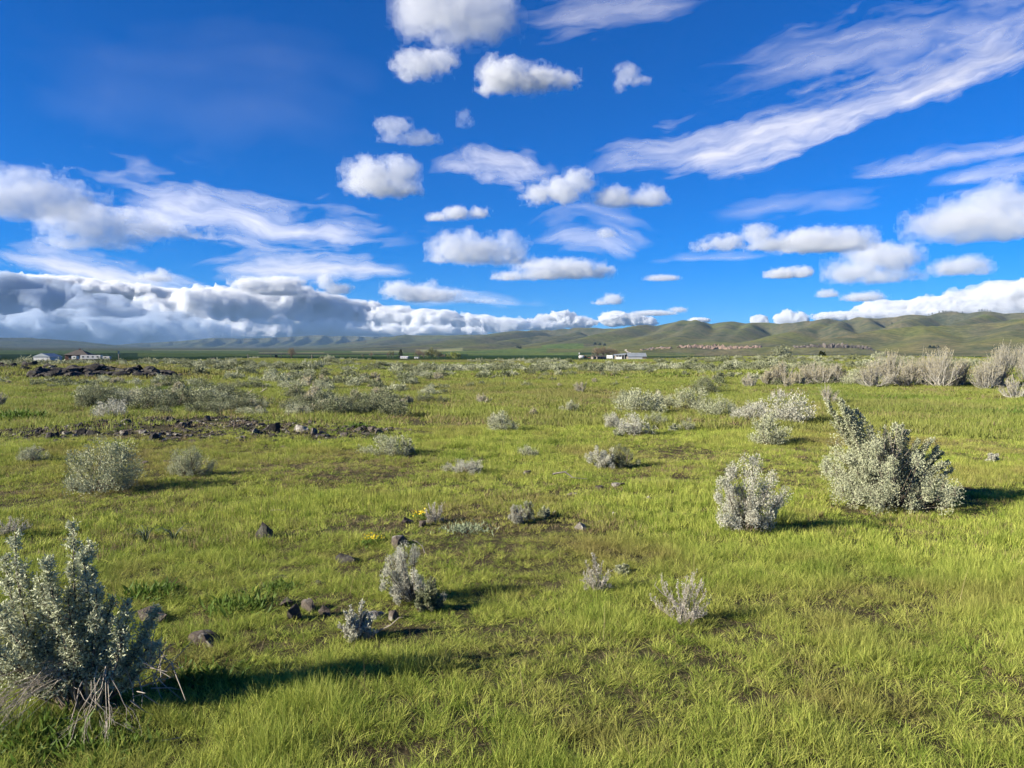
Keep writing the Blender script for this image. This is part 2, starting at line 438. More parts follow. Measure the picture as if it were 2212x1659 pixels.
def make_cloud(puffs, label, albedo=(0.85, 0.86, 0.875), base_alt=1450.0, depth=0.9, od=3.2, rough=1.0, seed=0, top=1.0, res=46, dist=None, group=None, fringe=((0, 0, 1.0),), lumps=0.22, name='cumulus_cloud'):
    """puffs: (x, y, rx, ry) noted in the photo; the cloud gets its own distance from its base height, a real size and a depth"""
    r = random.Random(seed * 77 + 5)
    P = np.array(puffs, float) * np.array([1, 1, 0.88, 0.88])
    bot = (P[:, 1] + P[:, 3]).max(); cx = (P[:, 0] * P[:, 2]).sum() / P[:, 2].sum()
    d0 = ray(cx, bot)
    far_off = dist is not None
    if dist is None:
        dist = base_alt / max(d0.z, 0.02)
    c0 = d0 * dist
    fwd = Vector((d0.x, d0.y, 0)).normalized(); right = Vector((fwd.y, -fwd.x, 0))
    k = dist / PXF * math.hypot(1.0, (cx - 1106) / PXF)   # metres per noted pixel at that place
    S = []
    for (x, y, rx, ry) in P:
        d = ray(x, y); t = dist / max(0.2, math.hypot(d.x, d.y)) * math.hypot(d0.x, d0.y)
        p = d * t - c0
        u, w = p.dot(right), p.z
        dep = r.uniform(-0.25, 0.25) * rx * k * depth
        S.append((u, dep, w, rx * k, rx * k * depth * 0.8, ry * k))
        n = int(6 * top * max(1.0, rx / max(ry, 1)))
        for j in range(n):                               # smaller heads boiling out of the upper half
            a = r.uniform(-0.15 * math.pi, 1.15 * math.pi); b = r.uniform(-0.9, 0.7)
            s = r.uniform(0.25, 0.5) * min(rx, ry) * k
            ca = math.cos(b)
            S.append((u + math.cos(a) * ca * rx * k * 0.8, dep + math.sin(b) * rx * k * depth * 0.7, w + math.sin(a) * ca * ry * k * 0.8, s, s, s * 0.92))
    S = np.array(S)
    lo = (S[:, :3] - S[:, 3:] * 1.35).min(0); hi = (S[:, :3] + S[:, 3:] * 1.35).max(0)
    h = (hi[2] - lo[2]) / res
    h = max(h, (hi[0] - lo[0]) / 86)
    n = np.ceil((hi - lo) / h).astype(int) + 2
    gx = (lo[0] + np.arange(n[0]) * h)[:, None, None].astype(np.float32)
    gy = (lo[1] + np.arange(n[1]) * h)[None, :, None].astype(np.float32)
    gz = (lo[2] + np.arange(n[2]) * h)[None, None, :].astype(np.float32)
    f = np.full(tuple(n), -9.0, np.float32)
    unit = float(np.median(S[:, 5]))                     # typical head size
    big = float(P[:, 3].max() * k)
    for (u, v, w, a, b, c) in S:
        mnr = min(a, b, c)
        sl = []
        for ax, (q, rr) in enumerate(((u, a), (v, b), (w, c))):
            i0 = max(0, int((q - rr * 1.6 - lo[ax]) / h)); i1 = min(n[ax], int((q + rr * 1.6 - lo[ax]) / h) + 2)
            sl.append(slice(i0, i1))
        q = np.sqrt(((gx[sl[0]] - u) / a) ** 2 + ((gy[:, sl[1]] - v) / b) ** 2 + ((gz[:, :, sl[2]] - w) / c) ** 2)
        val = (1 - q) * mnr / big
        f[tuple(sl)] = np.maximum(f[tuple(sl)], val)
    big_p = S[S[:, 5] > 0.5 * big]
    zb = float((big_p[:, 2] - 0.62 * big_p[:, 5]).min())  # clouds of one day share a flattish base
    if not far_off: f = f - np.clip((zb - gz) / (0.35 * big), 0, 2).astype(np.float32)
    o = seed * 3.7 + 11
    s1 = 1.0 / (0.55 * big)
    band = (f > -1.1) & (f < 1.0)                        # detail only where the surface can fall
    ib = np.nonzero(band)
    bx_, by_, bz_ = gx[ib[0], 0, 0] * s1, gy[0, ib[1], 0] * s1, gz[0, 0, ib[2]] * s1
    fb = f[band]
    fb = fb + rough * ((fbm(bx_ + o, by_ + o, bz_ * 1.15 + o, 5, 0.6) - 0.5) * 1.0 - (billow(bx_ * 2.2 + o, by_ * 2.2, bz_ * 2.2 + o, 3) - 0.33) * lumps)
    f[band] = np.maximum(fb, f[band] - 0.45)             # no holes deep inside
    nf = None
    if fringe:
        nf = np.zeros_like(f); nf[band] = fbm(bx_ * 3.4 + o, by_ * 3.4 + o, bz_ * 3.4 - o, 3, 0.6) - 0.5
    def shell(f, od, thin):
        k_ = 2 if thin else 1                            # the thinnest vapour needs half the resolution
        f = f[::k_, ::k_, ::k_].copy()
        f[0] = f[-1] = -1; f[:, 0] = f[:, -1] = -1; f[:, :, 0] = f[:, :, -1] = -1
        v, q = surface_nets(f, h * k_)
        return v + lo, q, cloud_material('cloud_vapour', od / (big * 2.0), albedo)
    ob = None
    for (off, amp, share) in fringe:                     # dense core inside thinner, more torn vapour
        v, q, m = shell(np.maximum(f + off + (nf * amp if amp else 0), f - 0.6), od * share, off > 0.1)
        if ob is None: ob = mesh_obj(name, v, q, m)
        else: mesh_obj('thin_vapour', v, q, m, ob)
    ob.location = c0 + cam.location
    ob.rotation_euler = (0, 0, -math.atan2(fwd.x, fwd.y))
    tag(ob, label, 'cloud', group)
    return ob
CLOUDS = [
 ([(940,5,95,72),(1020,30,90,62),(975,78,60,38),(1060,60,40,40)], 'large white cumulus cloud cut by the top edge of the picture', {}),
 ([(905,142,58,24),(955,128,38,28),(885,165,24,16)], 'ragged cloud fragment hanging under the large top cloud', dict(od=1.6, rough=1.7, fringe=((-0.05, 1.2, 0.7), (0.15, 1.8, 0.3)))),
 ([(1085,165,55,36),(1150,170,58,24),(1060,190,30,20),(1215,172,34,12)], 'white cumulus just below the largest cloud at the top', dict(od=4.5, rough=1.3)),
 ([(1350,158,26,22),(1335,190,14,18),(1382,174,22,10)], 'small torn cloud right of the white cumulus at the top', dict(od=1.8, rough=1.7)),
 ([(850,272,40,18),(905,298,42,16),(840,300,20,14)], 'faint wisps of cloud above the puffy two-headed cumulus', dict(od=0.7, rough=2.0, fringe=((0.0, 1.6, 0.7), (0.15, 2.0, 0.3)))),
 ([(1000,262,16,24)], 'faint wisp of cloud right of the other wisps', dict(od=0.6, rough=2.0, fringe=((0.0, 1.6, 0.7), (0.15, 2.0, 0.3)))),
 ([(800,385,65,36),(865,378,48,36),(830,410,72,26),(797,352,25,20),(868,350,22,18),(805,438,26,14)], 'puffy two-headed white cumulus left of the long cirrus streak', {}),
 ([(945,470,28,11),(985,460,32,16),(1035,460,25,12)], 'small grey cloud between the two-headed cumulus and the central one', dict(od=2.6)),
 ([(985,540,62,40),(1035,545,70,35),(1000,512,30,22),(1090,518,22,18),(1105,545,35,25),(950,560,36,20),(1060,564,90,14)], 'big bright cauliflower cumulus in the centre', {}),
 ([(1105,600,45,13),(1180,592,60,17),(1240,585,60,26),(1290,588,38,18),(1180,572,60,12)], 'grey-based cumulus directly under the central cauliflower cumulus', {}),
 ([(1165,418,45,20),(1215,415,45,30),(1250,392,35,30),(1330,425,50,26),(1400,428,46,24)], 'long grey cumulus below the bright end of the cirrus streak', dict(od=3)),
 ([(1310,505,22,14)], 'tiny grey cloud above the right end of the central cumulus', dict(od=1.6)),
 ([(1520,532,28,10),(1570,525,38,16),(1635,508,34,24),(1660,530,48,16)], 'left half of the chain of cumulus at right', dict(od=3)),
 ([(1750,525,72,28),(1830,520,50,26),(1800,540,70,14)], 'right half of the chain of cumulus at right', {}),
 ([(1900,556,66,26),(1935,560,38,30),(1850,588,58,18),(1910,600,48,16)], 'cumulus below the right end of the chain', {}),
 ([(1690,593,34,12),(1730,590,24,14)], 'small flat cumulus below the chain at right', dict(od=4)),
 ([(2060,485,75,26),(2130,455,70,38),(2165,430,42,30),(2200,432,40,25),(2180,490,70,32),(2110,512,58,20),(2235,472,45,40)], 'large cumulus at the right edge', {}),
 ([(2060,580,40,14),(2090,574,32,18),(2118,586,20,10)], 'small dark-based cumulus below the large right-edge one', dict(od=3)),
 ([(1786,636,22,10)], 'tiny cloud over the right-hand hills, left of two', dict(od=2.2)),
 ([(1865,643,38,10),(1885,636,12,8)], 'tiny flat cloud over the right-hand hills, right of two', dict(od=2.2)),
 ([(1430,602,38,8)], 'thin grey cloud right of the grey-based cumulus', dict(od=1.2)),
 ([(1325,648,22,16),(1300,657,22,8)], 'small pointed cloud above the bright far cumulus', dict(od=4)),
 ([(1410,677,50,7),(1465,669,20,6)], 'flat grey sliver of cloud right of the small pointed one', dict(od=2)),
 ([(860,625,40,18),(900,635,55,24),(940,640,50,20),(935,614,12,12),(1015,657,48,8)], 'cumulus with one small turret above the cloud bank', {}),
 ([(700,610,20,18),(728,626,34,16)], 'slanted cumulus head above the cloud bank', dict(od=3)),
 ([(545,615,44,16),(610,612,48,16),(600,630,60,10)], 'flat cumulus above the left part of the cloud bank', dict(od=4)),
 ([(40,402,60,28),(80,432,90,36),(0,440,70,30),(100,388,25,20),(-60,430,60,40)], 'bright lumpy cloud at the left edge', dict(base_alt=2800, rough=1.3, depth=0.5)),
 ([(190,482,90,34),(290,468,30,22),(310,492,70,22),(395,502,52,13),(180,524,60,18),(235,505,60,26)], 'dark-bellied cloud trailing right from the bright lumpy one', dict(base_alt=2800, od=3.2, rough=1.3, depth=0.4)),
 ([(335,600,30,10),(350,590,12,12)], 'small pale cloud above the left part of the bank', dict(od=2.2)),
 ([(60,675,110,46),(170,688,110,32),(-30,662,110,52),(245,702,52,16),(-160,670,100,60),(60,716,220,22)], 'dark blue-grey cloud mass low at the left edge', dict(dist=22000, od=12, albedo=(0.52, 0.59, 0.70))),  # low bluish albedo stands in for shade from a cloud out of view
 ([(100,614,110,14),(230,632,120,18),(330,640,60,16),(0,612,60,16)], 'sunlit white rim of cloud behind the dark mass', dict(dist=36000, od=7)),
 ([(350,692,90,32),(330,668,40,25),(420,682,60,36),(450,652,70,26),(400,718,150,16)], 'bright lumpy left part of the low cloud bank', dict(dist=32000, od=8)),
 ([(560,664,100,34),(560,704,130,24),(640,642,60,20),(500,640,60,16)], 'middle-left part of the low cloud bank', dict(dist=33000, od=8)),
 ([(680,668,90,32),(760,682,80,32),(720,710,120,18)], 'middle part of the low cloud bank', dict(dist=34000, od=8)),
 ([(840,690,70,28),(930,692,80,24),(1010,697,70,17),(1090,702,60,13),(900,715,150,14)], 'right grey part of the low cloud bank', dict(dist=33000, od=8)),
 ([(1180,694,38,14),(1215,690,40,18),(1250,697,40,12),(1160,704,60,10)], 'bright far cumulus right of the grey bank', dict(dist=42000, od=9)),
 ([(1330,689,38,17),(1370,691,30,14),(1400,695,18,10)], 'bright far cumulus heaped over the hills right of centre', dict(dist=42000, od=9)),
 ([(1640,694,18,14)], 'single bright cloud head rising behind the right hills', dict(dist=42000, od=8)),
 ([(1692,689,20,17),(1725,690,20,13)], 'double bright cloud head rising behind the right hills', dict(dist=42000, od=8)),
 ([(1510,692,22,6)], 'bright sliver of cloud on the crest of the right hills', dict(dist=42000, od=6)),
 ([(1815,684,46,9)], 'low white cloud left of the right-hand cloud bank', dict(dist=40000, od=6)),
 ([(1905,668,42,16),(1965,666,80,14),(2040,662,70,16),(2000,680,120,14)], 'left part of the bright bank behind the right hills', dict(dist=38000, od=8)),
 ([(2110,652,60,18),(2180,641,60,22),(2230,650,60,34),(2150,672,120,14)], 'right part of the bright bank behind the right hills', dict(dist=38000, od=8)),
 ([(200,728,260,12),(520,728,260,10),(-100,724,160,14)], 'flat grey layer of cloud along the left horizon', dict(dist=45000, od=5, top=0.4)),
]
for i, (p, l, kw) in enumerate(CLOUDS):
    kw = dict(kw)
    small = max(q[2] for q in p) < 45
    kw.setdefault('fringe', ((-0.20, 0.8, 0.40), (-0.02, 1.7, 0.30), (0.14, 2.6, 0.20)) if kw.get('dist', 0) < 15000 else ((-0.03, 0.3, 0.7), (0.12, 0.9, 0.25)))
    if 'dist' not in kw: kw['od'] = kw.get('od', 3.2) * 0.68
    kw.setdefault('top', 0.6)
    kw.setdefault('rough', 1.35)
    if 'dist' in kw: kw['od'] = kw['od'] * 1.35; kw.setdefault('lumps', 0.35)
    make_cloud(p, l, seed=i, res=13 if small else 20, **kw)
def cirrus(pts, hw, amount, label, seed, sharp=0.5, alt=None, streak=(0.0035, 0.045), thr=0.40):
    """thin high ice cloud: a sheet at one height, dense or torn along its own length"""
    pts = np.array(pts, float); hw = np.array(hw, float) * 1.25; alt = 6000.0 + 170.0 * seed
    t = np.linspace(0, len(pts) - 1, 60); cx = np.interp(t, range(len(pts)), pts[:, 0]); cy_ = np.interp(t, range(len(pts)), pts[:, 1]); w = np.interp(t, range(len(pts)), hw)
    k = np.ones(7) / 7
    sm = lambda a: np.convolve(np.pad(a, 3, mode='edge'), k, 'valid')
    cx, cy_, w = sm(cx), sm(cy_), sm(w)
    dx, dy = np.gradient(cx), np.gradient(cy_); n = np.hypot(dx, dy); nx, ny = -dy / n, dx / n
    L = np.concatenate([[0], np.cumsum(np.hypot(np.diff(cx), np.diff(cy_)))])
    V = np.linspace(-1.5, 1.5, 13)
    v = []; uv = []
    for i in range(60):
        for q in V:
            d = ray(cx[i] + nx[i] * w[i] * q, cy_[i] + ny[i] * w[i] * q)
            v.append(d * (alt / max(d.z, 0.05))); uv.append((L[i], q * w[i], q, L[i] / L[-1]))
    i = np.arange(59)[:, None] * 13; j = np.arange(12)[None]
    f = np.stack([i + j, i + j + 1, i + 14 + j, i + 13 + j], -1).reshape(-1, 4)
    m, nt, out = new_mat('ice_cloud')
    o = mesh_obj('cirrus_cloud', np.array(v), f, m)
    a = o.data.attributes.new('along', 'FLOAT_VECTOR', 'POINT'); uvn = np.array(uv)
    a.data.foreach_set('vector', np.column_stack([uvn[:, 0], uvn[:, 1], np.full(len(uv), seed * 31.0)]).astype(np.float32).ravel())
    b = o.data.attributes.new('across', 'FLOAT_VECTOR', 'POINT'); b.data.foreach_set('vector', np.column_stack([uvn[:, 2], uvn[:, 3], np.zeros(len(uv))]).astype(np.float32).ravel())
    A = N(nt, 'ShaderNodeAttribute', attribute_name='along').outputs['Vector']; B = N(nt, 'ShaderNodeAttribute', attribute_name='across')
    sp = N(nt, 'ShaderNodeSeparateXYZ'); nt.links.new(B.outputs['Vector'], sp.inputs[0])
    def nz(scx, scy, detail, dist):
        mp = N(nt, 'ShaderNodeMapping'); mp.inputs['Scale'].default_value = (scx, scy, 1); nt.links.new(A, mp.inputs[0])
        n_ = N(nt, 'ShaderNodeTexNoise', Scale=1.0, Detail=detail, Roughness=0.5, Distortion=dist); nt.links.new(mp.outputs[0], n_.inputs['Vector']); return n_.outputs['Fac']
    def mt(op, a, b):
        n_ = N(nt, 'ShaderNodeMath', operation=op)
        for s_, val in ((n_.inputs[0], a), (n_.inputs[1], b)):
            if isinstance(val, (int, float)): s_.default_value = val
            else: nt.links.new(val, s_)
        return n_.outputs[0]
    mpw = N(nt, 'ShaderNodeMapping'); mpw.inputs['Scale'].default_value = (0.008, 0.012, 1); nt.links.new(A, mpw.inputs[0])
    wv = N(nt, 'ShaderNodeTexNoise', Scale=1.0, Detail=3, Roughness=0.5); nt.links.new(mpw.outputs[0], wv.inputs['Vector'])
    vs = N(nt, 'ShaderNodeVectorMath', operation='MULTIPLY_ADD'); nt.links.new(wv.outputs['Color'], vs.inputs[0]); vs.inputs[1].default_value = (110, 70, 0); nt.links.new(A, vs.inputs[2])
    A0 = A; A = vs.outputs[0]
    big = nz(streak[0] * 1.6, streak[1] * 0.3, 4, 0.0); fine = nz(streak[0] * 2.0, streak[1] * 0.9, 7, 0.0)
    warp = mt('ADD', sp.outputs['X'], mt('MULTIPLY', mt('SUBTRACT', big, 0.5), 1.6))
    up = ramp(nt, warp, -1.2, 0.3); dn = ramp(nt, warp, 1.05, 1.05 - sharp)
    en = mt('MULTIPLY', ramp(nt, sp.outputs['Y'], 0.0, 0.3), ramp(nt, sp.outputs['Y'], 1.0, 0.72 if pts[-1, 0] < 2200 else 0.9))
    hard = mt('MULTIPLY', ramp(nt, sp.outputs['X'], -1.5, -0.8), ramp(nt, sp.outputs['X'], 1.5, 0.9))
    d_ = mt('ADD', mt('MULTIPLY', mt('MULTIPLY', up, dn), en), mt('MULTIPLY', mt('SUBTRACT', fine, 0.5), 1.5))
    tex = ramp(nt, d_, thr - 0.16, thr + 0.78)
    fac = mt('MULTIPLY', mt('MULTIPLY', tex, mt('MULTIPLY', hard, ramp(nt, en, 0.0, 0.5))), amount)
    tl = N(nt, 'ShaderNodeBsdfTranslucent'); tl.inputs['Color'].default_value = (0.97, 0.97, 0.98, 1); df = N(nt, 'ShaderNodeBsdfDiffuse'); df.inputs['Color'].default_value = (0.97, 0.97, 0.98, 1)
    m1 = N(nt, 'ShaderNodeMixShader'); m1.inputs[0].default_value = 0.35; nt.links.new(tl.outputs[0], m1.inputs[1]); nt.links.new(df.outputs[0], m1.inputs[2])
    tp_ = N(nt, 'ShaderNodeBsdfTransparent'); m2 = N(nt, 'ShaderNodeMixShader'); nt.links.new(fac, m2.inputs[0]); nt.links.new(tp_.outputs[0], m2.inputs[1]); nt.links.new(m1.outputs[0], m2.inputs[2])
    nt.links.new(m2.outputs[0], out.inputs[0])
    o.location = cam.location
    return tag(o, label, 'cloud', 'cirrus clouds')
cirrus([(1160,378),(1280,352),(1420,335),(1600,300),(1800,245),(2000,175),(2120,125),(2300,60)], [26,38,48,58,62,54,48,60], 0.85, 'long bright diagonal cirrus streak rising to the upper right', 1, 0.7, thr=0.39)
cirrus([(895,368),(960,352),(1040,350),(1120,365),(1240,385)], [14,26,38,44,36], 0.75, 'feathery left end of the long cirrus streak', 2, 0.9, streak=(0.008, 0.04))
cirrus([(1480,215),(1650,150),(1850,95),(2050,50),(2300,-10)], [50,65,70,70,70], 0.38, 'faint cirrus veil above the long diagonal streak', 3, 0.9)
cirrus([(1780,392),(1900,365),(2020,335),(2150,325),(2300,285)], [14,22,26,22,24], 0.5, 'thin cirrus wisp below the long streak at right, upper of two', 4, 0.8)
cirrus([(1980,395),(2100,372),(2300,345)], [16,22,24], 0.5, 'thin cirrus wisp below the long streak at right, lower of two', 5, 0.8)
cirrus([(1130,535),(1220,500),(1320,500),(1430,535)], [36,52,52,36], 0.55, 'pale cirrus patch behind the central cumulus', 6, 0.9)
cirrus([(90,400),(260,425),(420,455),(620,492),(860,498),(960,490)], [70,75,66,54,42,24], 0.8, 'wide cirrus veil across the left of the sky', 7, 0.9, thr=0.38)
cirrus([(400,590),(560,572),(720,570),(930,580)], [22,34,34,20], 0.95, 'bright cirrus streaks above the middle of the cloud bank', 8, 0.7, thr=0.36)
cirrus([(-80,530),(100,558),(260,590),(420,622),(560,650)], [30,32,28,24,18], 0.9, 'slanting cirrus band at left under the dark-bellied cloud', 9, 0.8, thr=0.36)
cirrus([(-60,180),(300,200),(600,190),(900,240)], [120,150,140,110], 0.05, 'very faint veil across the upper left sky', 10, 0.9, streak=(0.002, 0.012))
cirrus([(1080,55),(1220,30),(1380,5),(1560,-40)], [40,60,60,50], 0.42, 'grey veil trailing right from the large top cloud', 11, 0.9)
cirrus([(1480,470),(1650,448),(1800,425),(1960,410)], [16,26,28,18], 0.28, 'faint cirrus wisps above the chain of cumulus', 12, 0.9)
cirrus([(1380,560),(1520,556),(1700,552)], [10,12,8], 0.4, 'thin cirrus line under the chain of cumulus', 13, 0.8)
cirrus([(840,660),(960,640),(1080,650),(1200,655)], [12,18,18,10], 0.6, 'low thin cirrus right of the turreted cumulus', 14, 0.8)
# ------------------------------------------------------------------ plants
class Geo:
    """collects quads (leaves, blades, twigs) into one mesh"""
    def __init__(self): self.v = []; self.f = []; self.n = 0; self.lv = []; self.tb = {}
    def add(self, v, f):
        v = np.asarray(v, np.float32).reshape(-1, 3); f = np.asarray(f, np.int64)
        self.v.append(v); self.f.append(f + self.n); self.n += len(v)
    def leaves(self, P, D, L, W, g, curl=0.15):
        n = len(P); self.lv.append(np.column_stack([P, D, np.broadcast_to(L, (n,)), np.broadcast_to(W, (n,))]))
    def tube(self, pts, r0, r1, sides=3):
        pts = np.asarray(pts, float); self.tb.setdefault((len(pts), sides), []).append((pts, r0, r1))
    def flush(self):
        g = np.random.default_rng(5)
        if self.lv:                                         # diamond leaves at P pointing along D
            a = np.concatenate(self.lv); n = len(a); self.lv = []
            P, D, L, W = a[:, :3], unit(a[:, 3:6]), a[:, 6:7], a[:, 7:8]
            s = unit(np.cross(D, g.normal(size=(n, 3)))); k = np.cross(D, s)
            v = np.stack([P, P + D * L * 0.55 + s * W * 0.5, P + D * L + k * L * 0.15, P + D * L * 0.55 - s * W * 0.5], 1)
            self.add(v, np.arange(n * 4).reshape(n, 4))
        for (n, sides), lst in self.tb.items():
            pts = np.stack([q[0] for q in lst]); r0 = np.array([q[1] for q in lst]); r1 = np.array([q[2] for q in lst]); T = len(lst)
            d = unit(np.gradient(pts, axis=1)); a = unit(np.cross(d, np.array([0.31, 0.17, 0.93]))); b = np.cross(d, a)
            r = (r0[:, None] + (r1 - r0)[:, None] * np.linspace(0, 1, n)[None])[:, :, None, None]
            th = np.arange(sides) * 2 * np.pi / sides
            ring = pts[:, :, None] + r * (a[:, :, None] * np.cos(th)[None, None, :, None] + b[:, :, None] * np.sin(th)[None, None, :, None])
            i = np.arange(n - 1)[:, None] * sides; j = np.arange(sides)[None]; j2 = (j + 1) % sides
            f = np.stack([i + j, i + j2, i + sides + j2, i + sides + j], -1).reshape(-1, 4)
            self.add(ring, (np.arange(T)[:, None, None] * n * sides + f[None]).reshape(-1, 4))
        self.tb = {}
    def mesh(self, name, mat):
        self.flush()
        me = bpy.data.meshes.new(name)
        v = np.concatenate(self.v); f = np.concatenate(self.f)
        me.vertices.add(len(v)); me.vertices.foreach_set('co', v.ravel())
        me.loops.add(f.size); me.loops.foreach_set('vertex_index', f.astype(np.int32).ravel())
        me.polygons.add(len(f)); me.polygons.foreach_set('loop_start', np.arange(0, f.size, 4, dtype=np.int32))
        me.update(calc_edges=True); me.materials.append(mat)
        me.polygons.foreach_set('use_smooth', np.ones(len(f), dtype=bool))
        return me

def unit(v): return v / np.maximum(np.sqrt((v * v).sum(-1, keepdims=True)), 1e-6)

def sage_geo(seed, w, h, stems=18, twigs=10, leaves=14, leaf=(0.02, 0.006), spire=0.3, base_r=0.010, bare=0.0, lean=(0, 0), tuft=0.05, open_=0.35, hull_noise=0.3, sides=3):
    """woody stems fanning from one crown, twigs on them, small leaves clustered on the twigs"""
    g = np.random.default_rng(seed); A = Geo(); B = Geo()
    for i in range(stems):
        a = g.uniform(0, 2 * np.pi); e = np.arcsin(np.clip(g.uniform(0.05, 1.0), 0, 1)) if g.random() > 0.25 else g.uniform(0.05, 0.5)
        k = 1 + g.normal() * hull_noise * 0.6
        if g.random() < 0.2: k *= 1.15
        tip = np.array([np.cos(a) * np.cos(e) * w * 0.5 * k + lean[0], np.sin(a) * np.cos(e) * w * 0.5 * k + lean[1], max(0.08 * h, np.sin(e) * h * min(k, 1.15))])
        mid = tip * np.array([0.45, 0.45, 0.42]) + g.normal(size=3) * 0.06 * w
        t = np.linspace(0, 1, 6)[:, None]
        st = (1 - t) ** 2 * np.array([g.normal() * 0.03, g.normal() * 0.03, -0.03]) + 2 * t * (1 - t) * mid + t * t * tip
        A.tube(st, base_r * g.uniform(0.6, 1.1), base_r * 0.3, sides)
        dead = g.random() < bare
        for j in range(twigs):
            tt = open_ + (1 - open_) * (j + g.random()) / twigs
            q = tt * 5; q0 = min(int(q), 4); p0 = st[q0] + (st[q0 + 1] - st[q0]) * (q - q0)
            out = unit(np.array([p0[0], p0[1], 0.15 * h])) 
            d = unit(out * (0.7 - 0.4 * spire) + np.array([0, 0, 0.45 + spire]) + g.normal(size=3) * 0.42)
            ln = g.uniform(0.10, 0.24) * math.sqrt(w * h) * (1.1 - 0.35 * tt)
            p1 = p0 + d * ln * 0.5; p2 = p1 + unit(d + np.array([0, 0, 0.35 + spire]) + g.normal(size=3) * 0.2) * ln * 0.5
            A.tube([p0, p1, p2], base_r * 0.32, base_r * 0.14, 3)
            if dead:
                for q2 in range(3):
                    dd = unit(d + g.normal(size=3) * 0.5); A.tube([p1, p1 + dd * ln * 0.3, p1 + dd * ln * 0.55], base_r * 0.2, base_r * 0.08, 3)
                continue
            n = max(3, int(leaves * g.uniform(0.6, 1.4)))
            u = g.random(n) ** 0.7
            c = np.where(u[:, None] < 0.5, p0 + (p1 - p0) * (u * 2)[:, None], p1 + (p2 - p1) * (u * 2 - 1)[:, None])
            c = c + g.normal(size=(n, 3)) * tuft * ln * 1.2
            D = unit(p2 - p0) * 0.7 + g.normal(size=(n, 3)) * 0.55
            s = g.uniform(0.6, 1.3, n)
            B.leaves(c, D, leaf[0] * s, leaf[1] * s, g)
    return A, B

def dome_geo(seed, w, h, clusters=60, leaves=55, leaf=(0.03, 0.012), base_r=0.008, up=0.5, lump=0.16, ragged=0.18, hollow=0.25):
    """dense rounded bush: stems to many leafy heads that together make an uneven dome"""
    g = np.random.default_rng(seed); A = Geo(); B = Geo(); s = math.sqrt(w * h)
    ph = g.uniform(0, 6.28, 3); skew = g.normal(size=2) * 0.10 * w
    for i in range(clusters):
        a = g.uniform(0, 2 * np.pi); e = np.arcsin(g.uniform(0.0, 1.0))
        k = (1 + ragged * math.sin(2 * a + ph[0]) * 0.6 + ragged * math.sin(3 * a + 4 * e + ph[1]) + g.normal() * ragged * 0.55)
        if g.random() < hollow: k *= g.uniform(0.55, 0.9)
        c = np.array([math.cos(a) * math.cos(e) * w * 0.46 * k + skew[0] * math.sin(e), math.sin(a) * math.cos(e) * w * 0.46 * k + skew[1] * math.sin(e), max(0.06 * h, (0.10 + 0.86 * math.sin(e)) * h * min(k, 1.18))])
        nrm = unit(np.array([c[0] / w, c[1] / w, 0.25 + c[2] / h]))
        root = np.array([g.normal() * 0.05 * w, g.normal() * 0.05 * w, -0.02]); mid = root * 0.5 + c * np.array([0.45, 0.45, 0.40]) + g.normal(size=3) * 0.04 * s
        A.tube([root, mid, c], base_r * g.uniform(0.7, 1.2), base_r * 0.35, 3)
        r = lump * s * g.uniform(0.6, 1.25)
        ax = unit(nrm * (1 - up) + np.array([0, 0, up + 0.2]) + g.normal(size=3) * 0.15)
        for j in range(3):
            d = unit(ax + g.normal(size=3) * 0.5); A.tube([c - ax * r * 0.4, c + d * r * 0.4, c + d * r * 0.9], base_r * 0.3, base_r * 0.12, 3)
        n = int(leaves * g.uniform(0.6, 1.35))
        off = g.normal(size=(n, 3)); off = unit(off) * (g.random((n, 1)) ** 0.45) * r
        along = off @ ax
        off = off + ax * (along[:, None] * 0.55)
        B.leaves(c + off, ax * 0.8 + unit(off) * 0.6 + g.normal(size=(n, 3)) * 0.45, leaf[0] * g.uniform(0.6, 1.3, n), leaf[1] * g.uniform(0.7, 1.2, n), g)
    return A, B

def twig_geo(seed, w, h, twigs=220, r=0.006, heads=0.3, flat=0.4, sides=3):
    """dry brush: a fan of fine upright twigs with a few seed heads"""
    g = np.random.default_rng(seed); A = Geo(); B = Geo()
    nb = max(7, int(twigs / 16))
    for i in range(nb):
        a = g.uniform(0, 2 * np.pi); e = g.uniform(0.35, 1.45); k = g.uniform(0.75, 1.1)
        tip = np.array([np.cos(a) * np.cos(e) * w * 0.5 * k, np.sin(a) * np.cos(e) * w * 0.5 * k, np.sin(e) * h * k])
        root = np.array([g.normal() * 0.05 * w, g.normal() * 0.05 * w, -0.03])
        mid = root + (tip - root) * np.array([0.6, 0.6, 0.4])
        A.tube([root, mid, root + (tip - root) * 0.72], r * 2.2, r * 0.9, sides)
        for j in range(16):
            t = g.uniform(0.2, 0.95)
            p0 = root + (tip - root) * t * 0.8 if t > 0.55 else root + (mid - root) * t / 0.6
            d = unit(unit(tip - root) + np.array([0, 0, 0.5]) + g.normal(size=3) * 0.33)
            ln = h * g.uniform(0.22, 0.5) * (1.15 - 0.5 * t)
            p1 = p0 + d * ln * 0.5; p2 = p1 + unit(d + np.array([0, 0, 0.35]) + g.normal(size=3) * 0.12) * ln * 0.5
            A.tube([p0, p1, p2], r * 0.8, r * 0.35, 3)
            n = int(2 + 5 * heads * g.random() * 2)
            c = p1 + (p2 - p1) * g.random((n, 1)) * 1.05 + g.normal(size=(n, 3)) * r * 1.5
            B.leaves(c, unit(p2 - p1) + g.normal(size=(n, 3)) * 0.4, r * 7 * g.uniform(0.6, 1.3, n), r * 2.4, g)
    return A, B

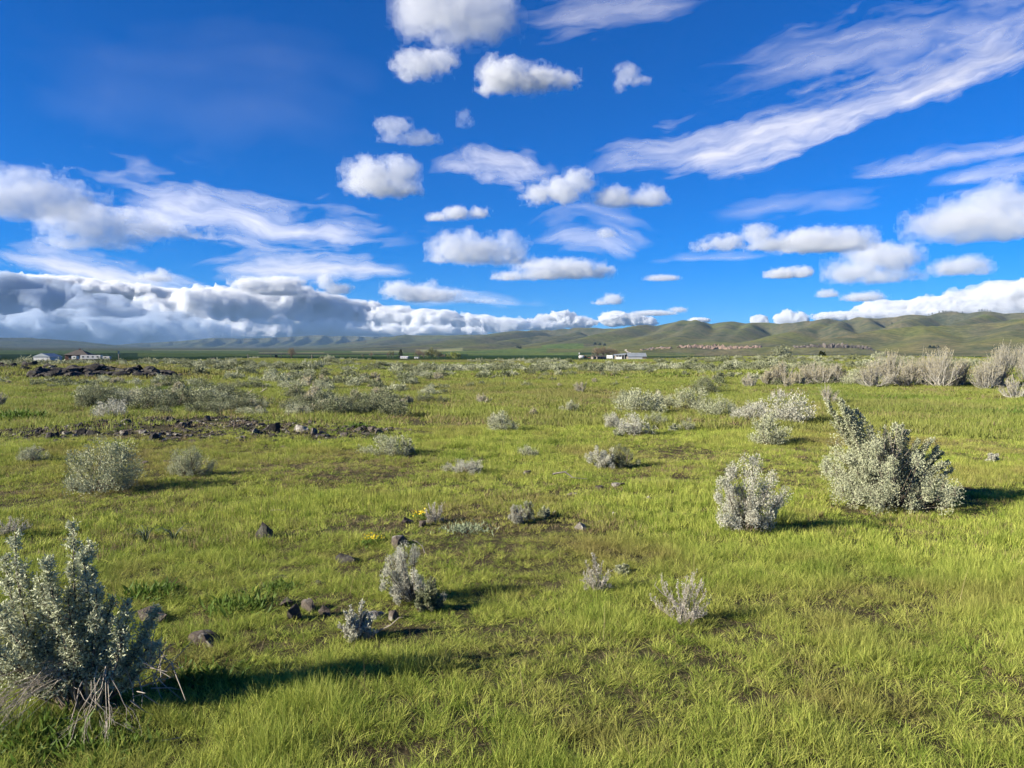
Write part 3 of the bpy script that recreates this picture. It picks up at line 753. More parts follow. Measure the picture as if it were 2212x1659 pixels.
M_SAGE = leafy('sage_leaf', (0.33, 0.345, 0.215), (0.41, 0.415, 0.28), (0.27, 0.295, 0.165), trans=0.14)
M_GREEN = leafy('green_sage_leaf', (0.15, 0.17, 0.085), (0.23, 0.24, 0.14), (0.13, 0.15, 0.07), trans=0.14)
M_PALE = leafy('pale_sage_leaf', (0.42, 0.41, 0.33), (0.47, 0.46, 0.37), (0.35, 0.36, 0.27), trans=0.14)
M_DRY = leafy('dry_seed_head', (0.44, 0.39, 0.25), (0.38, 0.35, 0.24), (0.48, 0.42, 0.23), trans=0.3)
M_LILAC = leafy('dry_twig', (0.42, 0.40, 0.345), (0.34, 0.325, 0.28), trans=0.05)
M_BARK = plain('sage_bark', (0.115, 0.092, 0.070), 0.9, 0.35, 20)
M_DEAD = plain('dead_grey_wood', (0.26, 0.225, 0.18), 0.85, 0.3, 25)
M_FORB = leafy('broad_green_leaf', (0.075, 0.13, 0.02), (0.11, 0.17, 0.03), trans=0.35)
M_GREYFORB = leafy('grey_green_leaf', (0.19, 0.24, 0.13), (0.24, 0.28, 0.17), trans=0.3)
M_YELLOW = leafy('yellow_petal', (0.62, 0.46, 0.02), (0.66, 0.5, 0.03), trans=0.3)

def plant(name, geos, where, label, cat, group=None, rot=0.0, scale=(1, 1, 1)):
    """geos: list of (part name, mesh). One Empty with the parts as children, or a lone mesh"""
    if len(geos) == 1:
        o = bpy.data.objects.new(name, geos[0][1]); COL.objects.link(o)
    else:
        o = bpy.data.objects.new(name, None); COL.objects.link(o); o.empty_display_size = 0.2
        for pn, me in geos:
            c = bpy.data.objects.new(pn, me); COL.objects.link(c); c.parent = o
    o.location = where; o.rotation_euler = (0, 0, rot); o.scale = scale
    return tag(o, label, cat, group)

def sage_meshes(seed, w, h, leafm=None, barkm=None, **kw):
    A, B = sage_geo(seed, w, h, **kw)
    return [('stems', A.mesh('stems', barkm or M_BARK)), ('foliage', B.mesh('foliage', leafm or M_SAGE))]
def dome_meshes(seed, w, h, leafm=None, barkm=None, **kw):
    A, B = dome_geo(seed, w, h, **kw)
    return [('stems', A.mesh('stems', barkm or M_BARK)), ('foliage', B.mesh('foliage', leafm or M_SAGE))]
def dry_meshes(seed, w, h, **kw):
    A, B = twig_geo(seed, w, h, **kw)
    return [('twigs', A.mesh('twigs', M_LILAC)), ('seed_heads', B.mesh('seed_heads', M_DRY))]

# --- the big bush in the left foreground: leafy spires above, dead branches splayed on the grass
def place(x, y):
    p, d = hit(x, y); return p, d / PXF
rp = random.Random(12)
p, k = place(185, 1535)
W, H = 330 * k, 370 * k
A = Geo(); B = Geo(); Dd = Geo(); g = np.random.default_rng(41)
def spire(A, B, p0, p1, bow, rad, nl, leaf, g, taper=0.35, twig=0.09):
    t = np.linspace(0, 1, 9)[:, None]
    c = p0 + (p1 - p0) * t + np.array(bow) * (t * (1 - t) * 4)
    A.tube(c, 0.008, 0.002, 4)
    L = np.linalg.norm(p1 - p0)
    for i in range(int(64 * L / 0.5)):
        u = g.uniform(0.18, 1.0) ** 0.8; q = u * 8; q0 = min(int(q), 7); a = c[q0] + (c[q0 + 1] - c[q0]) * (q - q0)
        prof = rad * (1 - taper * u) * (0.35 + 0.65 * math.sin(min(1, (1 - u) * 3 + 0.15) * math.pi / 2))
        d = unit(np.append(g.normal(size=2), g.uniform(0.5, 1.6)))
        e = a + d * prof * g.uniform(0.6, 1.3)
        A.tube([a, (a + e) / 2 + g.normal(size=3) * 0.004, e], 0.0022, 0.001, 3)
        n = nl
        cc = a + (e - a) * (0.25 + 0.8 * g.random((n, 1))) + g.normal(size=(n, 3)) * 0.007
        B.leaves(cc, (e - a) / np.linalg.norm(e - a) * 0.6 + g.normal(size=(n, 3)) * 0.6, leaf * g.uniform(0.6, 1.3, n), leaf * 0.36, g)
S = [(-0.02, 0.98, 0.045), (0.20, 0.84, 0.05), (-0.62, 0.93, 0.04), (-0.42, 0.66, 0.055), (-0.78, 0.62, 0.06), (-0.28, 0.72, 0.06), (0.08, 0.70, 0.055), (0.36, 0.58, 0.05), (0.58, 0.57, 0.06),
     (-0.95, 0.48, 0.06), (-0.62, 0.44, 0.06), (-0.12, 0.52, 0.06), (0.26, 0.42, 0.06), (0.70, 0.42, 0.05), (0.86, 0.34, 0.05), (-0.75, 0.30, 0.06), (-0.40, 0.36, 0.06), (0.45, 0.34, 0.05), (-1.1, 0.36, 0.06), (0.02, 0.38, 0.06), (-1.15, 0.6, 0.05), (-0.9, 0.8, 0.04),
     (-0.06, 0.62, 0.07), (-0.52, 0.56, 0.07), (-0.70, 0.74, 0.055), (0.14, 0.56, 0.07), (0.48, 0.50, 0.065), (-0.34, 0.50, 0.07), (-0.85, 0.40, 0.07), (-0.2, 0.34, 0.07), (0.62, 0.30, 0.06), (-0.55, 0.30, 0.07), (-1.05, 0.5, 0.06), (0.3, 0.66, 0.05), (-0.16, 0.82, 0.05), (0.06, 0.86, 0.05), (-0.34, 0.78, 0.05), (0.34, 0.3, 0.06), (-1.2, 0.42, 0.06), (0.78, 0.5, 0.05)]
for i, (sx, sz, rad) in enumerate(S):
    sx = sx * 0.5 * W; sz = sz * H
    root = np.array([sx * 0.12 + g.normal() * 0.02, g.normal() * 0.05, 0.0])
    tip = np.array([sx, g.normal() * 0.13 * W + (0.05 if i % 2 else -0.05), sz])
    spire(A, B, root, tip, (g.normal() * 0.03 + sx * 0.10, g.normal() * 0.03, -0.02), rad * 1.15, 15, 0.0185, g)
for (ex, n, hx, hzt) in ((-0.85, 26, -0.08, 0.27), (-0.50, 4, -0.06, 0.22), (0.30, 5, 0.06, 0.2), (0.62, 8, 0.18, 0.26)):   # splayed dead branches
    for i in range(n):
        hub = np.array([hx * W + g.normal() * 0.025, -0.08 + g.normal() * 0.04, hzt * H * g.uniform(0.75, 1.1)])
        end = np.array([ex * W * g.uniform(0.35, 1.0) * 0.75 + g.normal() * 0.06, -0.16 - g.random() * 0.26, 0.01 + abs(g.normal()) * 0.04])
        mid = (hub + end) / 2 + np.array([g.normal() * 0.02, g.normal() * 0.02, g.uniform(-0.03, 0.07)])
        q1 = (hub + mid) / 2 + g.normal(size=3) * 0.012; q2 = (mid + end) / 2 + g.normal(size=3) * 0.012
        Dd.tube([hub, q1, mid, q2, end], 0.0021, 0.0008, 3)
        for q in range(5):
            b0 = mid + (end - mid) * g.random(); dd = unit((end - mid) / np.linalg.norm(end - mid) + g.normal(size=3) * 0.35)
            Dd.tube([b0, b0 + dd * 0.04 + g.normal(size=3) * 0.005, b0 + dd * 0.08 + g.normal(size=3) * 0.012], 0.0011, 0.0005, 3)
    Dd.tube([np.array([hx * 0.3, 0, 0]), np.array([hx * W * 0.7, -0.04, hzt * H * 0.5]), np.array([hx * W, -0.08, hzt * H])], 0.014, 0.006, 5)
for i in range(26):                                                                             # dark dead tangle on the right side
    b0 = np.array([0.36 * W + g.normal() * 0.04, g.normal() * 0.06, g.uniform(0.08, 0.3) * H]); dd = unit(np.array([0.5, g.normal() * 0.5, g.normal() * 0.9]))
    Dd.tube([b0, b0 + dd * 0.09, b0 + dd * 0.17 + g.normal(size=3) * 0.03], 0.004, 0.0012, 3)
fg = plant('sagebrush', [('stems', A.mesh('stems', M_BARK)), ('foliage', B.mesh('foliage', leafy('silver_sage_leaf', (0.43, 0.45, 0.30), (0.46, 0.48, 0.33), (0.36, 0.39, 0.24), trans=0.2))), ('dead_branches', Dd.mesh('dead_branches', M_DEAD))], p,
      'tall sagebrush with leafy spires and splayed dead branches, nearest the camera at left', 'shrub', 'large sagebrush')
for c in fg.children:
    if c.name.startswith('dead'): c['label'] = 'grey dead branches splayed over the grass'

# --- the big bush at right: a leaning spire above a broad skirt
p, k = place(1925, 1092)
W, H = 228 * k, 205 * k
A, B = dome_geo(77, W * 0.98, H * 0.62, clusters=150, leaves=260, leaf=(0.020, 0.0085), base_r=0.010, up=0.75, lump=0.085, ragged=0.13, hollow=0.3)
g = np.random.default_rng(78)
Dd = Geo()
for (sx, sz, n, rad) in ((-0.46, 1.0, 5, 0.06), (-0.36, 0.92, 5, 0.06), (-0.30, 0.78, 4, 0.07), (-0.02, 0.80, 4, 0.06), (0.10, 0.70, 4, 0.06), (0.24, 0.66, 3, 0.06), (0.40, 0.55, 3, 0.06), (0.44, 0.40, 3, 0.06), (-0.42, 0.45, 3, 0.06), (-0.18, 0.62, 4, 0.06), (0.16, 0.5, 4, 0.06), (0.32, 0.46, 4, 0.06), (-0.1, 0.5, 4, 0.06)):
    for i in range(n):
        root = np.array([-0.04 * W + g.normal() * 0.04, g.normal() * 0.05, 0.05]); tip = np.array([sx * W + g.normal() * 0.05 * W, g.normal() * 0.10 * W, sz * H * g.uniform(0.88, 1.02)])
        spire(A, B, root, tip, (g.normal() * 0.03, g.normal() * 0.04, 0.0), rad, 9, 0.026, g)
for i in range(60):
    root = np.array([-0.05 * W + g.normal() * 0.05, -0.05 + g.normal() * 0.05, 0.25 * H]); tip = np.array([g.uniform(-0.32, 0.12) * W, g.normal() * 0.1 * W - 0.1, g.uniform(0.45, 0.8) * H])
    Dd.tube([root, (root + tip) / 2 + g.normal(size=3) * 0.03, tip], 0.006, 0.002, 3)
plant('sagebrush', [('stems', A.mesh('stems', M_BARK)), ('foliage', B.mesh('foliage', leafy('olive_sage_leaf', (0.36, 0.375, 0.24), (0.40, 0.41, 0.27), (0.31, 0.34, 0.20), trans=0.14))), ('dead_branches', Dd.mesh('dead_branches', M_DEAD))], p,
      'large broad sagebrush with a leaning top spire in the right foreground', 'shrub', 'large sagebrush')

# --- shrubs one can point to: (x, y of base, width, height, kind, label)
NAMED = [
 (1612,1150,150,128,'pale','upright silvery sagebrush left of the large broad sagebrush'),
 (215,1062,140,78,'sage','dark-hearted sagebrush in the left middle ground casting a long shadow'),
 (407,1028,74,46,'sage','small pale sagebrush right of the dark-hearted left one'),
 (72,998,44,24,'sage','tiny sagebrush near the left edge below the stony patch'),
 (838,983,86,36,'sage','low pale sagebrush just below the stony patch'),
 (882,982,24,30,'sage','slim sagebrush sprig touching the low pale one below the stones'),
 (1086,934,58,34,'sage','rounded sagebrush with a dry tuft behind it, centre of the meadow'),
 (1070,918,40,26,'dry','dry tuft right behind the rounded sagebrush at the centre'),
 (1002,1022,78,26,'pale','flattened wispy sagebrush in the open centre meadow'),
 (1143,988,46,20,'sage','small low sagebrush in grass above a flat dark stone'),
 (1302,1012,66,50,'pale','left half of the pair of touching sagebrush in the centre right'),
 (1348,1010,56,40,'green','darker right half of the pair of touching sagebrush'),
 (1656,962,78,50,'sage','dense round sagebrush alone below the row of three'),
 (1366,940,72,36,'pale','pale sagebrush at the front of the right-centre clump'),
 (1322,926,44,26,'pale','loose sagebrush at the left end of the front clump'),
 (1412,920,46,22,'sage','small dark-edged sagebrush at the right end of the front clump'),
 (1330,944,20,14,'sage','tiny sprig before the loose sagebrush of the front clump'),
 (1455,934,20,15,'sage','tiny sagebrush left of its small twin at right centre'),
 (1484,932,34,22,'sage','small sagebrush right of its tiny twin at right centre'),
 (1395,895,112,42,'sage','widest grey sagebrush mound behind the front clump'),
 (1352,880,56,30,'sage','sagebrush mound attached behind the left of the widest one'),
 (1436,884,50,26,'sage','sagebrush mound attached behind the right of the widest one'),
 (1496,887,72,40,'sage','grey sagebrush between the widest mound and the row of three'),
 (1532,852,72,30,'green','sagebrush mound with dark right side above the row of three'),
 (1558,902,80,32,'sage','left one of the row of three silver sagebrush'),
 (1622,908,76,32,'pale','middle one of the row of three silver sagebrush'),
 (1702,913,84,52,'pale','tall right one of the row of three silver sagebrush'),
 (1787,876,58,44,'dry','round bare twiggy bush standing alone below the tall brush line'),
 (1682,864,60,26,'dry','low tan brush left of the round bare twiggy bush'),
 (1620,838,54,32,'dry','tan-grey brush at the left foot of the tall brush line'),
 (1228,891,36,20,'sage','small sagebrush with dark right side in the brown grass'),
 (1254,849,52,26,'dry','straw-coloured rounded brush alone in bright grass near centre'),
 (1040,872,58,22,'dry','brown flattened brush near centre at the edge of brown grass'),
 (1152,900,22,20,'dry','little dark twiggy tuft in brown grass right of centre'),
 (1420,872,26,30,'dry','thin leggy sprig between the centre brush and the mounds'),
 (888,1300,112,98,'pale','foreground silver sagebrush with dry stalks, centre left'),
 (930,1322,52,62,'green','dark shaded half of the foreground centre-left sagebrush'),  # shade of this half is put into a darker green leaf
 (772,1388,58,76,'pale','sparse foreground sagebrush sprig with curved bare twigs'),
 (1288,1282,66,72,'dead','bleached dead twig bush in the foreground right of centre'),
 (1474,1352,110,100,'dead','larger bleached dry bush casting a shadow, foreground right'),
 (1345,1244,28,18,'sage','tiny sprig beside the bleached dead twig bush'),
 (1118,1132,40,38,'pale','pale sagebrush sprig among small stones at centre'),
 (1142,1124,34,36,'sage','grey-green sagebrush sprig right beside the pale one among stones'),
 (1175,1118,24,20,'sage','low sprig right of the two sprigs among stones'),
 (940,1130,44,46,'dead','bleached feathery dead sprig above the low leafy mat'),
 (246,902,72,27,'pale','bright silver sagebrush in front of the green brush thicket'),
 (2146,1000,18,16,'pale','tiny pale sprig alone in grass at the far right'),
 (1850,833,56,24,'sage','low silver mound at the foot of the tall brush line'),
 (2192,862,66,44,'dry','rounded tan brush at the right edge in front of the tall ones'),
 (20,1160,60,40,'dead','pale dead twigs at the left edge above the nearest bush'),
 (0,880,30,30,'dry','pale brush cut by the left edge'),
 (815,858,46,26,'dry','tan-topped brush standing out of the centre-left thicket'),
]
TALL = [(1690,830,60,44),(1722,834,52,38),(1752,828,54,44),(1778,832,60,40),(1805,826,46,48),(1885,838,84,64),(1925,832,70,64),(1958,836,78,66),(1995,834,70,70),(2032,838,86,70),(2072,836,58,62),(2130,842,66,68),(2160,838,60,78),(2195,800,80,62),(2225,830,70,80),(1660,832,40,34)]
tall_words = ['leftmost tall brush but one', 'second', 'third', 'fourth', 'fifth', 'sixth', 'seventh', 'eighth', 'ninth', 'tenth', 'eleventh', 'twelfth', 'thirteenth', 'fourteenth', 'fifteenth', 'first']
for i, (x, y, w, h, kind, label) in enumerate(NAMED):
    p, k = place(x, y)
    W, H = w * k, h * k
    near = k * PXF < 7.5
    lf = max(0.014, 2.8 * k)
    cnt = dict(stems=24, twigs=11, leaves=14) if k * PXF > 12 else dict(stems=44, twigs=13, leaves=17)
    if W > 0.9: cnt['stems'] += 8
    if kind == 'dry':
        me = dry_meshes(900 + i, W, H, twigs=300, r=max(0.004, 0.35 * k), heads=0.35)
    elif kind == 'dead':
        A, B = sage_geo(900 + i, W, H, stems=26, twigs=14, leaves=9, leaf=(lf * 0.8, lf * 0.28), spire=0.7, base_r=max(0.004, 0.5 * k), tuft=0.03)
        me = [('twigs', A.mesh('twigs', M_DEAD)), ('foliage', B.mesh('foliage', leafy('bleached_leaf', (0.42, 0.40, 0.33), (0.47, 0.44, 0.37), trans=0.2)))] if i == 38 else [('twigs', A.mesh('twigs', M_DEAD)), ('foliage', B.mesh('foliage', bpy.data.materials.get('bleached_leaf') or M_PALE))]
    else:
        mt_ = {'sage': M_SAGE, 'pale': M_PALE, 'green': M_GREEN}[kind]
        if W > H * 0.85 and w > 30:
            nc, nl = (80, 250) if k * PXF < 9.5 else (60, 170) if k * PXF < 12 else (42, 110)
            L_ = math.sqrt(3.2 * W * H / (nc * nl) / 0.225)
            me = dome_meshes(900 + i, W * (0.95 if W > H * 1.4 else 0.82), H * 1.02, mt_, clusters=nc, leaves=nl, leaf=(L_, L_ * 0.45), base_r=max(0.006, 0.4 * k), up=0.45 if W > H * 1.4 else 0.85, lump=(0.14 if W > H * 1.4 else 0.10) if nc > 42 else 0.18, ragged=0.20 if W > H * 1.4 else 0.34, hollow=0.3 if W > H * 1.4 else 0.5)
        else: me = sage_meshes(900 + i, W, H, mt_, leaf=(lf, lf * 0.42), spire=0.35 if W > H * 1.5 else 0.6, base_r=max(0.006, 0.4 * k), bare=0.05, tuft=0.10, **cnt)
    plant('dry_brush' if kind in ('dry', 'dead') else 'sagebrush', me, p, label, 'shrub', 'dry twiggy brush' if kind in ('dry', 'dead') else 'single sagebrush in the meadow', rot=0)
order = ['first', 'second', 'third', 'fourth', 'fifth', 'sixth', 'seventh', 'eighth', 'ninth', 'tenth', 'eleventh', 'twelfth', 'thirteenth', 'fourteenth', 'fifteenth', 'sixteenth']
TALL.sort()
for i, (x, y, w, h) in enumerate(TALL):
    p, k = place(x, y); W, H = w * k * 1.25, h * k * 0.98 * [0.9, 1.1, 0.78, 1.0, 1.16, 0.85][i % 6]
    A, B = twig_geo(300 + i, W, H, twigs=560, r=0.0075, heads=1.0)
    me = [('twigs', A.mesh('twigs', M_LILAC)), ('seed_heads', B.mesh('seed_heads', M_DRY))]
    if i % 3 == 1:
        A2, B2 = sage_geo(350 + i, W * 0.8, H * 0.6, stems=14, twigs=8, leaves=9, leaf=(0.06, 0.022), base_r=0.02)
        me += [('stems', A2.mesh('stems', M_DEAD)), ('foliage', B2.mesh('foliage', M_GREEN))]
    plant('tall_brush', me, p, 'tall dry lilac-grey brush, %s from the left in the line at right' % order[i], 'shrub', 'line of tall dry brush')

# --- brush seen by the hundred: copies of a few grown bushes
def protos(n, kind, seed):
    R = []
    for i in range(n):
        if kind == 'mid': R.append(dome_meshes(seed + i, 1.0, 0.55, [M_SAGE, M_GREEN, M_GREEN, M_GREEN][i % 4], clusters=34, leaves=95, leaf=(0.05, 0.023), base_r=0.010, up=0.5, lump=0.19))
        elif kind == 'far': 
            A, B = dome_geo(seed + i, 1.0, 0.5, clusters=18, leaves=40, leaf=(0.11, 0.055), lump=0.24, ragged=0.22)
            R.append([('sagebrush', B.mesh('sagebrush', [M_GREEN, M_SAGE, M_GREEN][i % 3]))])
        elif kind == 'dry': R.append(dry_meshes(seed + i, 1.0, 0.6, twigs=260, r=0.009, heads=0.5))
    return R
MID = protos(8, 'mid', 500); FAR = protos(9, 'far', 600); DRY = protos(4, 'dry', 700)
def scatter(n, x0, x1, y0, y1, w0, w1, ratio, label, group, near=False, dry=0.12, seed=0, keep=None, small=0):
    r = random.Random(seed); made = 0
    for i in range(n * 3):
        if made >= n: break
        x = r.uniform(x0, x1); y = y0 + (y1 - y0) * r.random()
        p, k = place(x, y); w = r.uniform(w0, w1) * k
        w = max(0.35, min(w, 2.4)) * 0.9
        ms = r.choice(DRY) if r.random() < dry else (r.choice(MID) if near else r.choice(FAR))
        h = w * r.uniform(0.8, 1.2) * ratio / 0.55
        mat = ms[-1][1].materials[0].name
        look = 'tan dry brush' if ms in DRY else 'dull green sagebrush' if mat.startswith('green') else 'grey sagebrush'
        size = 'large' if w > (w0 * 0.35 + w1 * 0.65) * k * 0.9 else 'small' if w < (w0 * 0.65 + w1 * 0.35) * k * 0.9 else 'middling'
        u = (x - x0) / (x1 - x0); q = (y - y0) / (y1 - y0)
        spot = ('left end' if u < 0.2 else 'left part' if u < 0.4 else 'middle' if u < 0.6 else 'right part' if u < 0.8 else 'right end') + (', back' if q < 0.5 else ', front')
        plant('dry_brush' if ms in DRY else 'sagebrush', ms, p - Vector((0, 0, 0.03)), '%s %s %s, %s' % (size, look, label, spot), 'shrub', group, rot=r.uniform(0, 6.28), scale=(w, w * r.uniform(0.8, 1.1), h))
        made += 1
scatter(17, 185, 370, 868, 884, 42, 75, 0.5, 'in the thicket behind the bright silver sagebrush', 'left green thicket', True, 0.05, 1)
scatter(28, 350, 570, 862, 898, 42, 74, 0.46, 'in the thicket above the stony patch', 'long thicket, left part', True, 0.1, 2)
scatter(36, 610, 890, 868, 900, 40, 72, 0.48, 'in the thicket behind the white-lichened rock', 'long thicket, right part', True, 0.22, 3)
scatter(9, 860, 960, 848, 880, 26, 44, 0.5, 'trailing right of the centre-left thicket', 'right tail of the long thicket', True, 0.05, 31)
scatter(26, 240, 700, 838, 862, 30, 52, 0.5, 'in the belt just above the thickets', 'belt above the long thicket', True, 0.25, 4)
scatter(40, 0, 420, 822, 838, 17, 30, 0.5, 'at the foot of the dark lava outcrop', 'band below the lava outcrop', False, 0.08, 5)
scatter(34, 420, 760, 808, 840, 18, 38, 0.5, 'on the flat right of the lava outcrop', 'left-centre flat', False, 0.12, 6)
scatter(30, 740, 960, 815, 845, 22, 42, 0.5, 'clumped on the centre flat', 'centre flat', False, 0.08, 7)
scatter(26, 860, 1240, 798, 815, 16, 32, 0.5, 'in the far strip below the centre farm', 'far centre strip', False, 0.05, 8)
scatter(16, 1000, 1420, 812, 840, 12, 30, 0.6, 'scattered in bright grass right of centre', 'bright grass brush', False, 0.55, 9)
scatter(22, 1300, 1700, 792, 812, 14, 30, 0.5, 'in the strip below the metal-roofed barn', 'strip below the barn', False, 0.1, 10)
scatter(12, 1540, 1900, 776, 783, 14, 24, 0.55, 'on the skyline right of the barn', 'skyline of the right rise', False, 0.1, 11)
scatter(14, 1650, 2200, 788, 808, 14, 30, 0.5, 'on the rise behind the tall brush line', 'brown rise', False, 0.3, 12)
scatter(10, 1500, 1700, 816, 838, 20, 36, 0.6, 'in grass left of the tall brush line', 'left of the tall brush line', False, 0.5, 13)
# the rest, too far and too many to count
far_pts = []
r = random.Random(99)
for i in range(3000):
    x = r.uniform(-500, 2700); y = 781 + 26 * r.random() ** 1.6
    d = ray(x, y); t = (CAM_H) / max(-d.z, 0.004); t = min(t, 330)
    X, Y = d.x * t * r.uniform(0.9, 1.1), d.y * t
    if fbm(np.array([X / 14.0]), np.array([Y / 14.0]), np.array([2.2]), 3)[0] < 0.47 or math.hypot(X, Y) < 60: continue
    xd_ = 1106 + PXF * X / Y
    if math.hypot(X, Y) > 100 and (60 < xd_ < 300 or 560 < xd_ < 690 or 800 < xd_ < 1010 or 1235 < xd_ < 1410): continue
    far_pts.append((X, Y))
# ------------------------------------------------------------------ rocks
def rock_mesh(seed, mat, flat=0.6, sub=2, spiky=0.0):
    bm = bmesh.new(); bmesh.ops.create_icosphere(bm, subdivisions=sub, radius=0.5)
    g = np.random.default_rng(seed)
    v = np.array([q.co[:] for q in bm.verts])
    for c in range(15):                                  # broken faces
        nrm = unit(g.normal(size=3)); dd = g.uniform(0.17, 0.36); s = v @ nrm - dd
        v = v - np.maximum(s, 0)[:, None] * nrm * 1.0
    o = seed * 1.7
    nn = fbm(v[:, 0] * 4 + o, v[:, 1] * 4 + o, v[:, 2] * 4 + o, 3) - 0.5
    v = v * 1.45 * (1 + nn[:, None] * 1.1)
    if spiky: v[:, 2] += np.maximum(v[:, 2], 0) * spiky * (1 - 2 * np.hypot(v[:, 0], v[:, 1]))
    v[:, 2] *= flat
    for q, co in zip(bm.verts, v): q.co = co
    me = bpy.data.meshes.new('lava_rock'); bm.to_mesh(me); bm.free(); me.materials.append(mat); return me
def rock_mat(name, a, b, lichen, amt):
    m, nt, out = new_mat(name)
    p = N(nt, 'ShaderNodeBsdfPrincipled', Roughness=0.9); p.inputs['Specular IOR Level'].default_value = 0.2
    c = mixc(nt, ramp(nt, noise_at(nt, 9.0, 6, 0.7), 0.35, 0.65), a, b)
    c = mixc(nt, ramp(nt, noise_at(nt, 5.0, 5, 0.7), 0.52, 0.62, 0, amt), c, lichen)
    nt.links.new(c, p.inputs['Base Color'])
    bp = N(nt, 'ShaderNodeBump', Strength=0.9, Distance=0.03); nt.links.new(noise_at(nt, 22.0, 6, 0.75), bp.inputs['Height']); nt.links.new(bp.outputs[0], p.inputs['Normal'])
    nt.links.new(p.outputs[0], out.inputs[0]); return m
MR_BROWN = rock_mat('weathered_basalt', (0.045, 0.036, 0.029), (0.12, 0.098, 0.078), (0.30, 0.285, 0.24), 0.9)
MR_DARK = rock_mat('dark_basalt', (0.022, 0.020, 0.019), (0.060, 0.052, 0.045), (0.14, 0.14, 0.10), 0.35)
MR_PALE = rock_mat('lichened_basalt', (0.09, 0.08, 0.066), (0.21, 0.19, 0.16), (0.36, 0.345, 0.31), 0.9)
RB = [rock_mesh(i, MR_BROWN, 0.55, 2) for i in range(6)]; RD = [rock_mesh(20 + i, MR_DARK, 0.6, 2) for i in range(6)]; RP = [rock_mesh(40 + i, MR_PALE, 0.5, 3) for i in range(3)]
RS = rock_mesh(61, MR_DARK, 0.7, 3, 0.5)
def rock(me, x, y, w, h, label, group, rot=0.0, sink=0.42):
    p, k = place(x, y)
    o = bpy.data.objects.new('lava_rock', me); COL.objects.link(o)
    W, H = w * k, h * k
    o.scale = (W, W * 0.8, H / max(0.2, me.vertices and (max(v.co.z for v in me.vertices[:]) - min(v.co.z for v in me.vertices[:]))) / (1 - sink))
    o.location = p + Vector((0, 0, H * (0.5 - sink))); o.rotation_euler = (0, 0, rot)
    return tag(o, label, 'rock', group)
LOOSE = [
 (RS,572,1165,46,36,'dark upright rock standing alone in the left meadow grass'),
 (RB[0],877,1133,34,22,'rounded brown rock left of the bleached feathery sprig'),
 (RB[1],856,1182,50,28,'brown rock beside the yellow flowers'),
 (RB[5],912,1140,26,14,'half-buried rock under the bleached feathery sprig'),
 (RP[0],1252,1142,40,20,'pale flat-topped rock right of centre'),
 (RB[2],1325,1118,20,15,'small grey rock right of the pale flat-topped one'),
 (RB[3],1300,1132,16,10,'small dark rock between the pale rock and the grey one'),
 (RB[1],440,1392,72,30,'long lichen-covered rock right of the nearest bush'),
 (RB[4],330,1348,72,30,'dark rock peeping out behind the nearest bush'),
 (RB[5],1136,1027,28,12,'flat dark stone in grass at the centre'),
 (RD[0],750,1218,60,15,'low dark stones in a bare strip above the stone pile'),
 (RD[1],640,1338,40,34,'dark upright stone in the foreground stone pile'),
 (RB[2],616,1310,48,20,'tan stone at the left of the foreground stone pile'),
 (RB[3],668,1322,36,28,'middle stone of the foreground stone pile'),
 (RB[0],700,1330,34,26,'right stone of the foreground stone pile'),
 (RP[2],806,1338,54,30,'pale stone beside the sparse foreground sprig'),
 (RB[1],846,1338,30,24,'reddish stone right of the pale one near the sprig'),
 (RD[2],690,1262,34,14,'dark flat stone in grass above the stone pile'),
 (RD[4],608,1252,36,14,'dark flat stone left of its like above the stone pile'),
 (RB[4],370,1000,34,10,'flat stone just above the small pale sagebrush at left'),
 (RB[0],312,1003,30,9,'flat stone right above the dark-hearted sagebrush'),
 (RB[2],84,978,30,10,'dark stone behind the tiny sagebrush at left'),
 (RB[5],1330,1052,40,10,'low brown stone in the bare strip below the touching pair'),
 (RB[1],1292,1056,30,9,'low brown stone left in the bare strip below the touching pair'),
 (RB[3],1236,1070,24,8,'small brown stone at the left end of that bare strip'),
 (RP[0],1400,1078,18,10,'small pale stone in grass right of the bare strip'),
 (RB[0],1198,1112,16,12,'grey stone beside the low sprig at centre'),
]
for i, (me, x, y, w, h, label) in enumerate(LOOSE):
    rock(me, x, y, w, h * 0.85, label, 'loose rocks in the grass', rot=i * 0.9)
rk = random.Random(8)
rock(RP[2], 652, 932, 30, 24, 'white-lichened upright rock in the middle of the stony patch', 'rocks of the stony patch', 0.4)
rock(RD[3], 592, 934, 34, 20, 'dark block left of the white-lichened rock in the stony patch', 'rocks of the stony patch', 0.2)
rock(RB[2], 680, 938, 26, 16, 'brown block right of the white-lichened rock in the stony patch', 'rocks of the stony patch', 1.2)
for i in range(105):
    u = rk.random()
    if u < 0.45: x, y = rk.uniform(500, 830), rk.uniform(912, 950)
    elif u < 0.7: x, y = rk.uniform(70, 230), rk.gauss(946, 5)
    else: x, y = rk.uniform(80, 520), rk.uniform(908, 955)
    w = rk.uniform(7, 22)
    rock(rk.choice(RB + RD), x, y, w, w * rk.uniform(0.3, 0.6), 'small flat lava stone in the stony patch, %s, %s' % ('left edge' if x < 190 else 'left part' if x < 340 else 'middle' if x < 520 else 'right part' if x < 680 else 'right end', 'far side' if y < 925 else 'middle strip' if y < 942 else 'near side'), 'stones of the stony patch', rk.uniform(0, 6))
for i in range(190):
    x = rk.uniform(80, 395); q = math.sin(max(0, min(1, (x - 80) / 315)) * math.pi) ** 0.6
    y = 819 - 19 * q * rk.random()
    w = rk.uniform(10, 32)
    rock(rk.choice(RD), x, y, w, w * rk.uniform(0.28, 0.5), 'dark boulder %s of the long lava outcrop, %s' % (['at the left end', 'in the left half', 'in the right half', 'at the right end'][min(3, int((x - 80) / 79))], 'back row' if y < 808 else 'middle row' if y < 814 else 'front row'), 'boulders of the long lava outcrop', rk.uniform(0, 6), 0.15)
